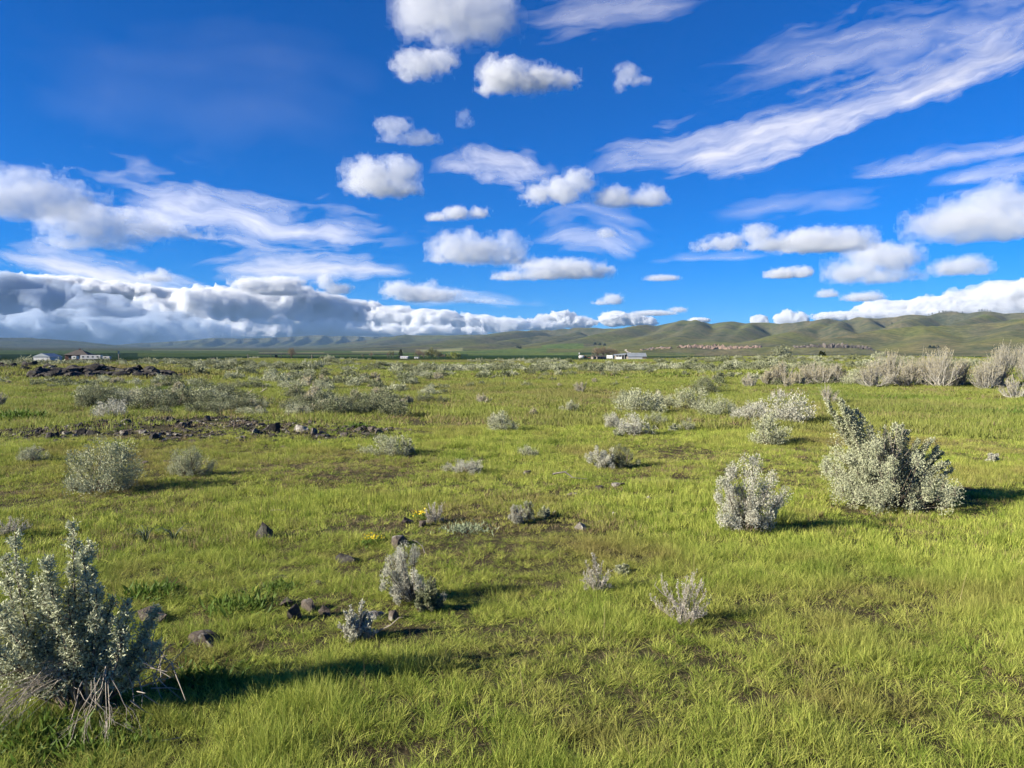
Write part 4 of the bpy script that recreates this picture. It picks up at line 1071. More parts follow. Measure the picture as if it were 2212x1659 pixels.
for i in range(34):
    x = rk.uniform(-20, 125); y = rk.uniform(786, 801)
    w = rk.uniform(8, 18)
    rock(rk.choice(RD[:4] + RB[:2]), x, y, w, w * rk.uniform(0.4, 0.65), 'grey boulder of the small lava heap at the left edge, %s, %s' % ('left' if x < 30 else 'middle' if x < 80 else 'right', 'upper' if y < 791 else 'centre' if y < 796 else 'lower'), 'boulders of the small lava heap', rk.uniform(0, 6), 0.2)
for i in range(12):
    x, y = rk.choice([(470, 778), (455, 780), (495, 781), (410, 800), (440, 803), (380, 822), (1500, 790), (500, 805), (520, 812), (130, 782), (185, 787), (215, 788)])
    rock(rk.choice(RD), x + rk.uniform(-12, 12), y + rk.uniform(0, 5), rk.uniform(8, 18), rk.uniform(4, 8), 'far dark stone on the plateau rim', 'far stones', rk.uniform(0, 6))

# ------------------------------------------------------------------ herbs and oddments near the camera
def clump(x, y, w, h, n, leaf, mat, seed, upright=0.8):
    p, k = place(x, y); g = np.random.default_rng(seed); G = Geo()
    c = np.column_stack([g.normal(size=(n, 2)) * w * k * 0.28, np.zeros(n)])
    D = np.column_stack([g.normal(size=(n, 2)) * (1 - upright), np.full(n, upright)]) + g.normal(size=(n, 3)) * 0.15
    G.leaves(c, D, h * k * g.uniform(0.5, 1.1, n), leaf * k, g)
    return p, k, G
FORBS = [(1008,1146,100,15,'mat of low grey-green broad leaves beside the bleached feathery sprig','grey'),(60,1600,150,46,'lush green broadleaf herbs under the nearest bush','green'),(200,1632,160,44,'bright herbs at the bottom left corner','green'),
 (520,1320,120,30,'bright green herbs left of the foreground stone pile','green'),(440,1478,140,34,'herbs in front of the long lichen-covered rock','green'),(36,905,64,22,'dark green leafy herb patch at the left edge','green'),(2165,898,84,16,'low dark green herb patch near the right edge','green'),(330,1290,90,30,'herbs behind the nearest bush','green'),(600,1275,60,20,'herbs above the foreground stone pile','green'),(770,925,34,14,'bright green cushion plant in the stony patch','green'),(2210,890,50,14,'herb patch cut by the right edge','green')]
for i, (x, y, w, h, label, kd) in enumerate(FORBS):
    p, k, G = clump(x, y, w, h, 300, h * 0.15, None, 50 + i, 0.5)
    o = bpy.data.objects.new('leafy_herb', G.mesh('leafy_herb', M_GREYFORB if kd == 'grey' else M_FORB)); COL.objects.link(o); o.location = p
    tag(o, label, 'herb', 'leafy herbs')
for i, (x, y, w, h, label) in enumerate([(802,1178,44,22,'yellow flower clump beside the brown rock'),(905,1122,40,16,'small yellow-tinged flower clump near the bleached sprig')]):
    p, k, G = clump(x, y, w, h * 0.8, 120, 4.0, None, 80 + i, 0.5)
    F = Geo(); g = np.random.default_rng(90 + i); n = 34
    c = np.column_stack([g.normal(size=(n, 2)) * w * k * 0.26, h * k * g.uniform(0.5, 1.0, n)])
    F.leaves(c, g.normal(size=(n, 3)) + [0, 0, 0.4], 5.0 * k, 4.0 * k, g)
    plant('wildflower', [('leaves', G.mesh('leaves', M_FORB)), ('petals', F.mesh('petals', M_YELLOW))], p, label, 'flower', 'yellow wildflowers')
for i, (x, y, label) in enumerate([(315,1176,'arching dark strap leaves in the left meadow, left clump'),(376,1172,'arching dark strap leaves in the left meadow, right clump')]):
    p, k = place(x, y); G = Geo(); g = np.random.default_rng(95 + i)
    for q in range(11):
        a = g.uniform(0, 6.28); ln = 34 * k * g.uniform(0.7, 1.2); d = np.array([math.cos(a), math.sin(a), 0])
        G.tube([np.zeros(3), d * ln * 0.25 + [0, 0, ln * 0.6], d * ln * 0.62 + [0, 0, ln * 0.85], d * ln + [0, 0, ln * 0.7]], 0.006, 0.001, 3)
    o = bpy.data.objects.new('strap_leaf_plant', G.mesh('strap_leaf_plant', plain('strap_leaf', (0.05, 0.075, 0.03), 0.5))); COL.objects.link(o); o.location = p
    tag(o, label, 'plant', 'strap-leaved plants')
def stick(x, y, pts, r, label, name='dead_stick'):
    p, k = place(x, y); G = Geo(); G.tube(np.array(pts) * k, r * k, r * k * 0.4, 5)
    g = np.random.default_rng(int(x)); e = np.array(pts) * k
    for q in range(3):
        b = e[1 + q % (len(e) - 1)]; d = unit(g.normal(size=3) + [0, 0, 0.6]); G.tube([b, b + d * 6 * k, b + d * 11 * k + g.normal(size=3) * k], r * 0.4 * k, r * 0.15 * k, 3)
    o = bpy.data.objects.new(name, G.mesh(name, M_DEAD)); COL.objects.link(o); o.location = p
    tag(o, label, 'stick', 'fallen sticks')
stick(350, 1612, [(-36, 0, 6), (-14, 3, 4), (8, -2, 10), (34, 4, 12)], 3.2, 'fallen grey stick at the bottom left')
stick(1230, 1040, [(-36, 0, 16), (-10, 5, 20), (8, 0, 8), (40, 4, 4)], 2.2, 'thin fallen branch left of the bare strip')
stick(600, 1112, [(-14, 0, 8), (0, 0, 10), (14, 2, 7)], 1.6, 'pale bent twig in the left meadow')
stick(800, 1380, [(-6, 0, 4), (18, 2, 16), (44, -3, 30), (62, 0, 46)], 2.0, 'curved bare twigs right of the sparse foreground sprig')
stick(1440, 1320, [(36, 0, 2), (16, 0, 18), (-8, 0, 34), (-26, 2, 52)], 1.8, 'leaning bare twig left of the larger bleached bush')
stick(540, 868, [(0, 0, 0), (2, 0, 10), (-3, 0, 17), (4, 0, 24)], 1.6, 'small standing dead twig in the open ground left of the thicket')
stick(560, 850, [(0, 0, 0), (8, 0, 6), (16, 0, 12)], 1.5, 'bleached stick leaning in the belt above the thicket')
stick(918, 1196, [(0, 0, 0), (-5, 0, 14), (-16, 0, 24), (-26, 0, 28)], 1.3, 'pale dry stalk between the yellow flowers and the centre-left bush')

# ------------------------------------------------------------------ far things: farms, poles, trees, cliffs
def hit_far(x, y, r0=420.0, r1=9000.0):
    r = np.geomspace(r0, r1, 700); X, Y = polar(x, r)
    z = height(X, Y); yy = HZ - (z - CAM_H) / Y * PXF
    i = int(np.argmax(yy <= y)) if (yy <= y).any() else len(r) - 1
    return Vector((X[i], Y[i], z[i])), r[i]
def far_at(x, r):
    X, Y = polar(x, r); return Vector((X, Y, hz(X, Y)))
def boxes(name, lst, mat, parent=None):
    """boxes / prisms given as 8 corner lists, joined into one part"""
    v = []; f = []
    for c in lst:
        b = len(v); v += c
        f += [[b, b + 3, b + 2, b + 1], [b + 4, b + 5, b + 6, b + 7], [b, b + 1, b + 5, b + 4], [b + 1, b + 2, b + 6, b + 5], [b + 2, b + 3, b + 7, b + 6], [b + 3, b, b + 4, b + 7]]
    return mesh_obj(name, v, f, mat, parent, False)
def bx(x0, x1, y0, y1, z0, z1): return [(x0, y0, z0), (x1, y0, z0), (x1, y1, z0), (x0, y1, z0), (x0, y0, z1), (x1, y0, z1), (x1, y1, z1), (x0, y1, z1)]
def root(name, x, r, label, cat, rot=0.0, dz=0.0, group=None):
    o = bpy.data.objects.new(name, None); COL.objects.link(o); p = far_at(x, r); o.location = p + Vector((0, 0, dz)); o.rotation_euler = (0, 0, rot - math.atan((x - 1106) / PXF))
    return tag(o, label, cat, group)
def prism(name, L, D, z0, z1, mat, par, over=0.5, th=0.25, hip=0.0):
    """gable (or hipped) roof: ridge along x"""
    a, b = L / 2 + over, D / 2 + over; r = a - hip
    v = [(-a, -b, z0), (a, -b, z0), (a, b, z0), (-a, b, z0), (-r, 0, z1), (r, 0, z1)]
    f = [[0, 1, 5, 4], [2, 3, 4, 5], [0, 4, 3], [1, 2, 5], [0, 3, 2, 1]]
    return mesh_obj(name, v, f, mat, par, False)
M_WHITE = plain('white_paint', (0.42, 0.42, 0.41), 0.6, 0.12, 0.5); M_TIN = plain('galvanised_roof', (0.28, 0.31, 0.32), 0.5, 0.15, 0.3, 0.3); M_SHADED_BRICK = plain('shaded_red_brick', (0.10, 0.045, 0.032), 0.9, 0.2, 0.6)  # brick is darkened to carry the cloud shade over the house
M_SHINGLE = plain('brown_shingle', (0.060, 0.050, 0.042), 0.9, 0.2, 0.6); M_PLANK = plain('old_plank', (0.16, 0.135, 0.11), 0.9, 0.25, 0.7); M_GLASSD = plain('dark_glass', (0.03, 0.035, 0.04), 0.2, 0.1); M_RUST = plain('rusty_red', (0.16, 0.055, 0.03), 0.8, 0.3, 1.0); M_POLE = plain('weathered_pole', (0.20, 0.17, 0.14), 0.9, 0.2, 1)
# brick house
h = root('brick_house', 172, 520, 'red brick house with a brown hipped roof at the far left', 'house', -0.35, -0.1)
boxes('wall', [bx(-6, 6, -5, 5, 0, 3.1)], M_SHADED_BRICK, h)
rf = prism('roof', 12, 10, 3.12, 6.0, M_SHINGLE, h, 0.8, hip=5.2)
boxes('chimney', [bx(-0.5, 0.5, 0.6, 1.4, 4.8, 6.7)], M_SHADED_BRICK, rf)
boxes('wing', [bx(6.01, 9.0, -3, 4, 0, 2.9)], M_SHADED_BRICK, h)
for q in (-3.4, 0.4, 3.6):
    wn = boxes('window', [bx(q - 0.6, q + 0.6, -5.06, -4.98, 1.1, 2.3)], M_GLASSD, h); boxes('sill', [bx(q - 0.7, q + 0.7, -5.16, -5.0, 0.98, 1.08)], M_WHITE, wn)
boxes('door', [bx(1.7, 2.6, -5.07, -4.98, 0.1, 2.1)], M_PLANK, h)
h = root('gabled_shed', 104, 430, 'pale gabled shed left of the brick house', 'shed', 1.05, -0.1)
boxes('wall', [bx(-5, 5, -3.9, 3.9, 0, 1.9)], M_WHITE, h)
mesh_obj('gable', [(-5.02, -3.9, 1.9), (-5.02, 3.9, 1.9), (-5.02, 0, 3.3), (-5.2, -3.9, 1.9), (-5.2, 3.9, 1.9), (-5.2, 0, 3.3)], [[0, 1, 2], [5, 4, 3], [0, 3, 4, 1], [1, 4, 5, 2], [2, 5, 3, 0]], M_WHITE, h, False)
prism('roof', 10, 7.8, 1.92, 3.5, M_TIN, h, 0.3)
def capsule(name, par, L, r, mat, z):
    n = 14; prof = [(-L / 2 - r * 0.75, 0.02), (-L / 2 - r * 0.6, r * 0.6), (-L / 2, r), (L / 2, r), (L / 2 + r * 0.6, r * 0.6), (L / 2 + r * 0.75, 0.02)]
    v = [(x, rr_ * math.cos(6.2832 * k / n), z + rr_ * math.sin(6.2832 * k / n)) for x, rr_ in prof for k in range(n)]
    f = [[i * n + k, i * n + (k + 1) % n, (i + 1) * n + (k + 1) % n, (i + 1) * n + k] for i in range(len(prof) - 1) for k in range(n)]
    return mesh_obj(name, v, f, mat, par)
def trailer(x, r, L, hgt, label, rot=0.0, dz=0.0):
    h = root('white_trailer', x, r, label, 'trailer', rot, dz)
    bm = bmesh.new(); bmesh.ops.create_cube(bm, size=1.0)
    for q in bm.verts: q.co = Vector((q.co.x * L, q.co.y * 2.4, q.co.z * (hgt - 0.6) + 0.6 + (hgt - 0.6) / 2))
    bmesh.ops.bevel(bm, geom=bm.edges[:], offset=0.22, segments=2, affect='EDGES')
    me = bpy.data.meshes.new('body'); bm.to_mesh(me); bm.free(); me.materials.append(M_WHITE); b = bpy.data.objects.new('body', me); COL.objects.link(b); b.parent = h
    for q in np.arange(-L / 2 + 1, L / 2 - 0.5, 2.2): boxes('window', [bx(q, q + 0.9, -1.23, -1.19, hgt * 0.55, hgt * 0.8)], M_GLASSD, h)
    for q in (-L * 0.2, L * 0.2): o = capsule('wheel', h, 0.2, 0.36, M_GLASSD, 0.36); o.location = (q, -1.0, 0); o.rotation_euler = (0, 0, 1.5708)
trailer(198, 420, 9.5, 2.6, 'long white camper trailer in front of the brick house', -0.4, -0.1)
trailer(222, 450, 8.0, 2.1, 'second white trailer right behind the long one at far left', -0.4, -0.1)
trailer(163, 440, 2.6, 2.3, 'small white trailer left of the long one at far left', -0.5, -0.1)
trailer(126, 440, 2.6, 2.0, 'small pale trailer beside the gabled shed', -0.5, -0.1)
def pole(x, r, hgt, label, arm=0.0, dz=0.0):
    h = root('utility_pole', x, r, label, 'pole', 0, dz, 'far poles')
    G = Geo(); G.tube([(0, 0, -0.5), (0, 0, hgt * 0.5), (0, 0, hgt)], 0.16, 0.11, 7); o = bpy.data.objects.new('post', G.mesh('post', M_POLE)); COL.objects.link(o); o.parent = h
    if arm: boxes('lamp', [bx(-0.4, 0.4, -0.3, 0.3, hgt - 1.2, hgt + 0.1)], M_WHITE, h)
    else: boxes('crossarm', [bx(-0.8, 0.8, -0.06, 0.06, hgt - 0.5, hgt - 0.36)], M_POLE, h)
pole(257, 420, 4.4, 'pole with a white box on top right of the white trailers', 1.0, 0.0)
pole(674, 260, 2.2, 'short pale post on the skyline right of the bare tree', 0.0, 0.0)
pole(1251, 640, 5.2, 'pole above the white tank of the right-hand farm', 1.0)
pole(536, 330, 2.4, 'short thin pole left of the sign frame', 0.0, 0.0)
h = root('sign_frame', 597, 230, 'dark frame of two posts with a small board on the skyline', 'frame', 0.1, 0.0)
for q in (-1.45, 1.4): boxes('post', [bx(q - 0.06, q + 0.06, -0.06, 0.06, -0.4, 2.3)], M_PLANK, h)
boxes('rail', [bx(-1.39, -0.38, -0.04, 0.04, 1.85, 1.95)], M_PLANK, h); boxes('rail', [bx(0.38, 1.34, -0.04, 0.04, 1.22, 1.3)], M_PLANK, h); boxes('board', [bx(-0.36, 0.36, -0.05, 0.05, 1.1, 2.0)], M_GLASSD, h)
# right-hand farm
h = root('barn', 1374, 600, 'barn with a pale metal roof at the right-hand farm', 'barn', 0.18, -0.1)
boxes('wall', [bx(-7, 7, -4.5, 4.5, 0, 2.2)], M_PLANK, h)
mesh_obj('gable', [(7.02, -4.5, 2.2), (7.02, 4.5, 2.2), (7.02, 0, 4.6), (6.8, -4.5, 2.2), (6.8, 4.5, 2.2), (6.8, 0, 4.6)], [[0, 1, 2], [5, 4, 3], [0, 3, 4, 1], [1, 4, 5, 2], [2, 5, 3, 0]], M_PLANK, h, False)
for side in (-1, 1):
    rp_ = None
    for q in range(7):
        a = -7.4 + q * 2.116; v = [(a, side * 5.0, 2.05), (a + 2.06, side * 5.0, 2.05), (a + 2.06, 0, 4.9), (a, 0, 4.9)]
        mesh_obj('roof_sheet', v + [(x, y, z + 0.08) for x, y, z in v], [[0, 3, 2, 1], [4, 5, 6, 7], [0, 1, 5, 4], [1, 2, 6, 5], [2, 3, 7, 6], [3, 0, 4, 7]], M_TIN, h, False)
boxes('door', [bx(7.03, 7.1, -1.5, 1.5, 0.05, 2.4)], M_GLASSD, h)
boxes('white_siding', [bx(-6.9, 4.0, -4.62, -4.51, 0.1, 2.0)], M_WHITE, h)
h = root('open_shed', 1338, 605, 'low open-fronted shed left of the metal-roofed barn', 'shed', -0.25, -0.1)
boxes('roof', [[(-5, -3.4, 3.0), (5, -3.4, 3.4), (5, 3.4, 4.6), (-5, 3.4, 3.6), (-5, -3.4, 3.15), (5, -3.4, 3.55), (5, 3.4, 4.75), (-5, 3.4, 3.75)]], M_TIN, h)
boxes('back_wall', [bx(-4.8, 4.8, 2.9, 3.1, 0, 3.5)], M_PLANK, h)
for q in (-4.6, -2.2, 0.2, 2.6, 4.6): boxes('post', [bx(q - 0.14, q + 0.14, -3.1, -2.8, 0, 3.05)], M_WHITE, h)
boxes('front_panel', [bx(-2.0, 2.4, -3.0, -2.86, 0, 1.9)], M_WHITE, h)
h = root('white_van_body', 1318, 585, 'white box trailer between the sheds of the right-hand farm', 'trailer', -0.4, 0.0)
boxes('body', [bx(-2.4, 2.4, -1.2, 1.2, 0.6, 3.0)], M_WHITE, h); boxes('rear_door', [bx(2.41, 2.46, -1.0, 1.0, 0.7, 2.8)], M_TIN, h)
for q in (-1.4, 1.4): o = capsule('wheel', h, 0.2, 0.4, M_GLASSD, 0.4); o.location = (q, -1.0, 0); o.rotation_euler = (0, 0, 1.5708)
h = root('white_tank', 1256, 610, 'white rounded tank at the left end of the right-hand farm', 'tank', 0.0, 0.0)
capsule('shell', h, 2.6, 1.3, M_WHITE, 1.7)
for q in (-1.1, 1.1): boxes('leg', [bx(q - 0.12, q + 0.12, -0.6, 0.6, 0, 0.9)], M_PLANK, h)
h = root('old_truck', 1268, 612, 'rusty red truck beside the white tank', 'truck', 0.0, 0.0)
boxes('cab', [[(-2.2, -1, 0.9), (-0.5, -1, 0.9), (-0.5, 1, 0.9), (-2.2, 1, 0.9), (-1.9, -0.9, 2.6), (-0.5, -0.9, 2.6), (-0.5, 0.9, 2.6), (-1.9, 0.9, 2.6)]], M_RUST, h)
boxes('bed', [bx(-0.45, 2.6, -1, 1, 0.9, 1.5)], M_RUST, h); boxes('window', [bx(-1.6, -0.8, -1.01, -0.93, 1.8, 2.4)], M_GLASSD, h)
for q in (-1.4, 1.8): o = capsule('wheel', h, 0.2, 0.45, M_GLASSD, 0.45); o.location = (q, -0.9, 0); o.rotation_euler = (0, 0, 1.5708)
for x, w, label in ((1286, 3.0, 'low dark wooden shed nearest the red truck'), (1297, 4.0, 'low dark wooden shed left of the white box trailer')):
    h = root('wooden_shed', x, 620, label, 'shed', 0.5, -0.1)
    boxes('wall', [bx(-w, w, -2, 2, 0, 1.8)], M_PLANK, h); prism('roof', 2 * w, 4, 1.82, 3.0, M_SHINGLE, h, 0.3); boxes('door', [bx(-0.8, 0.8, -2.06, -1.99, 0.02, 1.7)], M_GLASSD, h)
# centre farm
h = root('farmhouse', 874, 1000, 'long low white farmhouse beside the dark conifer', 'house', -0.4, 0.0)
boxes('wall', [bx(-5, 5, -2.6, 2.6, 0, 1.5)], M_WHITE, h); prism('roof', 10, 5.2, 1.52, 2.9, plain('pale_roof', (0.34, 0.34, 0.36), 0.7, 0.1), h, 0.4)
for q in (-4, -1.5, 1.2, 4): boxes('window', [bx(q - 0.6, q + 0.6, -2.66, -2.59, 0.6, 1.3)], M_GLASSD, h)
h = root('white_shed', 900, 1010, 'small white shed right of the white farmhouse', 'shed', -0.4, 0.0)
boxes('wall', [bx(-2.6, 2.6, -1.6, 1.6, 0, 1.3)], M_WHITE, h); prism('roof', 5.2, 3.2, 1.32, 2.1, M_TIN, h, 0.3); boxes('door', [bx(-0.6, 0.6, -1.65, -1.59, 0, 1.2)], M_GLASSD, h)

def tree(x, r, w, hgt, kind, label, seed, group=None, dz=0.0):
    g = np.random.default_rng(seed); A = Geo(); B = Geo()
    A.tube([(0, 0, -0.5), (g.normal() * 0.03 * w, 0, hgt * 0.25), (g.normal() * 0.05 * w, 0, hgt * 0.5)], hgt * 0.028, hgt * 0.016, 6)
    mats = {'bare': (M_BARK, leafy('bare_twigs_' + str(seed), (0.17, 0.125, 0.085), (0.20, 0.15, 0.10), trans=0.1)), 'olive': (M_BARK, leafy('spring_leaf_' + str(seed), (0.13, 0.135, 0.055), (0.15, 0.16, 0.06), trans=0.3)), 'pale': (M_BARK, leafy('willow_leaf_' + str(seed), (0.22, 0.23, 0.12), (0.25, 0.26, 0.14), trans=0.3)), 'conifer': (M_BARK, leafy('needle_' + str(seed), (0.020, 0.032, 0.016), (0.028, 0.04, 0.02), trans=0.1)), 'yellow': (M_BARK, leafy('yellow_leaf_' + str(seed), (0.2, 0.23, 0.05), (0.22, 0.25, 0.06), trans=0.3))}[kind]
    if kind == 'conifer':
        n = 700; t = g.random(n); a = g.uniform(0, 6.283, n); rad = w * 0.5 * (1 - t) ** 0.8 * np.sqrt(g.random(n)) * (0.8 + 0.3 * np.sin(t * 40))
        c = np.column_stack([np.cos(a) * rad, np.sin(a) * rad, hgt * (0.08 + 0.92 * t)])
        B.leaves(c, np.column_stack([np.cos(a), np.sin(a), np.full(n, -0.25)]), w * 0.16, w * 0.09, g); A.tube([(0, 0, 0), (0, 0, hgt * 0.5), (0, 0, hgt * 0.95)], hgt * 0.02, 0.02, 5)
    else:
        nb = 16 if kind != 'bare' else 26
        for i in range(nb):
            a = g.uniform(0, 6.283); e = g.uniform(0.25, 1.4); k = g.uniform(0.7, 1.05)
            tip = np.array([math.cos(a) * math.cos(e) * w * 0.5 * k, math.sin(a) * math.cos(e) * w * 0.5 * k, hgt * (0.3 + 0.68 * math.sin(e) * k)])
            b0 = np.array([0, 0, hgt * g.uniform(0.15, 0.42)]); mid = (b0 + tip) / 2 + np.array([0, 0, 0.06 * hgt]) + g.normal(size=3) * 0.03 * w
            A.tube([b0, mid, tip], hgt * 0.011, hgt * 0.003, 4)
            for j in range(5):
                q = mid + (tip - mid) * g.random(); d = unit(tip - b0 + g.normal(size=3) * 0.5 * w); A.tube([q, q + d * w * 0.10, q + d * w * 0.17 + g.normal(size=3) * 0.02 * w], hgt * 0.004, hgt * 0.0015, 3)
            n = 46 if kind != 'bare' else 26
            c = tip + (mid - tip) * (g.random((n, 1)) * 0.8) + g.normal(size=(n, 3)) * w * (0.075 if kind != 'bare' else 0.06)
            B.leaves(c, g.normal(size=(n, 3)) + ([0, 0, 0.8] if kind == 'bare' else [0, 0, 0]), w * (0.075 if kind != 'bare' else 0.09), w * (0.045 if kind != 'bare' else 0.012), g)
    p = far_at(x, r)
    nm = {'conifer': 'conifer_tree', 'bare': 'bare_tree'}.get(kind, 'broadleaf_tree')
    return plant(nm, [('trunk', A.mesh('trunk', mats[0])), ('crown', B.mesh('crown', mats[1]))], p + Vector((0, 0, dz)), label, 'tree', group)
tree(630, 330, 4.8, 5.6, 'bare', 'lone bare tree on the skyline left of centre', 1)
tree(866, 1010, 7.5, 12.0, 'conifer', 'tall dark conifer beside the white farmhouse', 2)
for i, (x, r, w, hh, kd, l) in enumerate([(838,1060,4,6.5,'bare','slim brown tree left of the poplar pair at the centre farm'),(843,1050,4,8.0,'olive','left one of the slim poplar pair'),(849,1050,4.5,7.5,'olive','right one of the slim poplar pair'),(905,1030,15,8.2,'bare','brown leafless willow right of the white farmhouse'),(915,1060,10,6.0,'bare','fainter brown tree behind the leafless willow'),(934,1020,17,9.4,'olive','big rounded olive-green tree of the centre farm'),(947,1000,11,6.4,'olive','smaller olive tree right of the big rounded one'),(978,1000,17,4.2,'yellow','low yellow-green willow bush right of the centre farm'),(783,1150,4.5,4.4,'olive','small dark tree in the field left of the centre farm'),(802,1200,7,6.6,'bare','brown tree in the field left of the centre farm'),(957,1040,8,3.6,'bare','low brown bush between the olive tree and the willow bush')]):
    tree(x, r, w * 1.3, hh * 1.35, kd, l, 10 + i, 'trees of the centre farm')
for i, (x, w, hh, kd, l) in enumerate([(1290,12,9.6,'bare','leftmost brown leafless tree behind the right-hand farm'),(1303,13,10.6,'bare','tallest brown leafless tree behind the right-hand farm'),(1317,12,9.8,'bare','third brown leafless tree behind the right-hand farm'),(1328,10,8.0,'bare','rightmost brown leafless tree behind the right-hand farm')]):
    tree(x, 660, w, hh, kd, l, 30 + i, 'leafless trees of the right-hand farm')
tree(1687, 1500, 36, 17.5, 'pale', 'pale green willow at the foot of the rock rim', 40)
tree(1676, 1520, 24, 13, 'pale', 'smaller pale willow joined to the left of the pale willow', 41)
for i, (x, hh) in enumerate([(1773, 3.2), (1779, 2.6)]):
    tree(x, 340, 2.8, hh, 'conifer', ['dark juniper on the right skyline, larger of two', 'dark juniper on the right skyline, smaller of two'][i], 50 + i)
rt = random.Random(6)
for i in range(22):
    x = [1925, 1992, 2004, 2011, 2026, 2033, 2036, 2040, 2043, 2047, 2051, 2054, 2058, 2063, 2066, 2112, 2118, 2124, 2130, 2136, 1958, 2076][i]
    X, Y = polar(x, 5330)
    tree(x, 5330 if x < 2070 else 5230, rt.uniform(6, 10), rt.uniform(9, 15), 'conifer', 'tiny dark pine on the crest of the right-hand hills', 60 + i, 'pines on the crest', -1.0)
for i, (x, y) in enumerate([(1118,752),(1124,753),(1285,745),(1296,746),(1306,747),(2008,752),(2016,753),(2024,752)]):
    p, r_ = hit_far(x, y)
    tree(x, r_, r_ * 0.0042, r_ * 0.0032, 'conifer', ['dark juniper in the gully of the hills behind the centre', 'dark scrub tree in the gully behind the right-hand farm', 'dark scrub tree at the foot of the big green dome'][0 if i < 2 else 1 if i < 5 else 2], 90 + i, ['gully junipers', 'gully scrub', 'dome scrub'][0 if i < 2 else 1 if i < 5 else 2])
# pale track climbing the hill
tp = [hit_far(x, y)[0] for x, y in ((1352,755.5),(1351,758),(1355,760.5),(1361,762.5),(1356,765),(1346,768),(1338,771))]
pts = []
for a, b in zip(tp[:-1], tp[1:]):
    for q in range(8):
        c = a.lerp(b, q / 8); c.z = hz(c.x, c.y) + 0.8; pts.append(c)
v = []; f = []
for i, c in enumerate(pts):
    d = (pts[min(i + 1, len(pts) - 1)] - pts[max(i - 1, 0)]); s_ = Vector((1, -0.3, 0)).normalized() * 3.4
    v += [tuple(c - s_), tuple(c + s_)]
    if i: f.append([2 * i - 2, 2 * i - 1, 2 * i + 1, 2 * i])
tr = mesh_obj('dirt_track', v, f, plain('pale_dirt', (0.42, 0.36, 0.27), 0.95, 0.1, 0.05)); tr['kind'] = 'structure'
# rock rims on the bench below the hills
def cliff(xs, ys, hs, mat, label, seed):
    g = np.random.default_rng(seed); G = []; F = []
    h = bpy.data.objects.new('rock_cliff', None); COL.objects.link(h); base = None
    for i, x in enumerate(np.arange(xs[0], xs[-1], 2.1)):
        if g.random() < 0.08: continue
        y = np.interp(x, xs, ys) + g.normal() * 0.7; p, r_ = hit_far(x, y)
        if base is None: base = p.copy(); h.location = base
        k = r_ / PXF; q = p - base; hh = np.interp(x, xs, hs) * k * g.uniform(0.6, 1.2); w = 4.2 * k * g.uniform(0.8, 1.5)
        o = bpy.data.objects.new('rock_face', g.choice([0, 1, 2]) and mat[0] or mat[1]); COL.objects.link(o); o.parent = h
        o.location = q + Vector((0, 0, hh * 0.15)); o.scale = (w * 1.3, w * 1.3, hh * 1.7); o.rotation_euler = (0, 0, g.uniform(0, 6.28))
    return tag(h, label, 'cliff')
M_PINK = plain('pink_rhyolite', (0.185, 0.13, 0.097), 0.95, 0.3, 0.9); M_RIM = plain('dark_rimrock', (0.045, 0.038, 0.033), 0.95, 0.35, 0.6); M_GREYRIM = plain('grey_rimrock', (0.105, 0.088, 0.072), 0.95, 0.3, 0.6)
RK1 = (rock_mesh(71, M_PINK, 0.8, 2), rock_mesh(72, M_PINK, 0.7, 2)); RK2 = (rock_mesh(73, M_RIM, 0.8, 2), rock_mesh(74, M_GREYRIM, 0.7, 2))
cliff([1465,1500,1530,1570,1600,1645], [750,750,752,754,753,750], [4,7,11,10,7,5], RK1, 'pinkish broken rock cliff on the bench behind the right-hand farm', 1)
cliff([1385,1420,1450], [757,753,752], [3,5,3], (RK1[0], RK2[1]), 'small pale rock outcrop left of the pinkish cliff', 2)
cliff([1715,1760,1800,1850,1885], [752,750,751,751,756], [4,8,11,10,4], RK2, 'dark rock rim right of the pale willow', 3)

# ------------------------------------------------------------------ haze over the valley
hv = []
hz_box = boxes('haze', [bx(-17500, 17500, -17500, 17500, -60, 640)], None)
hz_box['kind'] = 'stuff'; hz_box['label'] = 'thin bluish haze over the valley and the far hills'; hz_box['category'] = 'haze'
m, nt, out = new_mat('valley_air')
vp = N(nt, 'ShaderNodeVolumePrincipled'); vp.inputs['Color'].default_value = (0.36, 0.62, 1.0, 1); vp.inputs['Density'].default_value = 2.0e-5; vp.inputs['Anisotropy'].default_value = 0.0
nt.links.new(vp.outputs[0], out.inputs['Volume']); hz_box.data.materials.append(m)
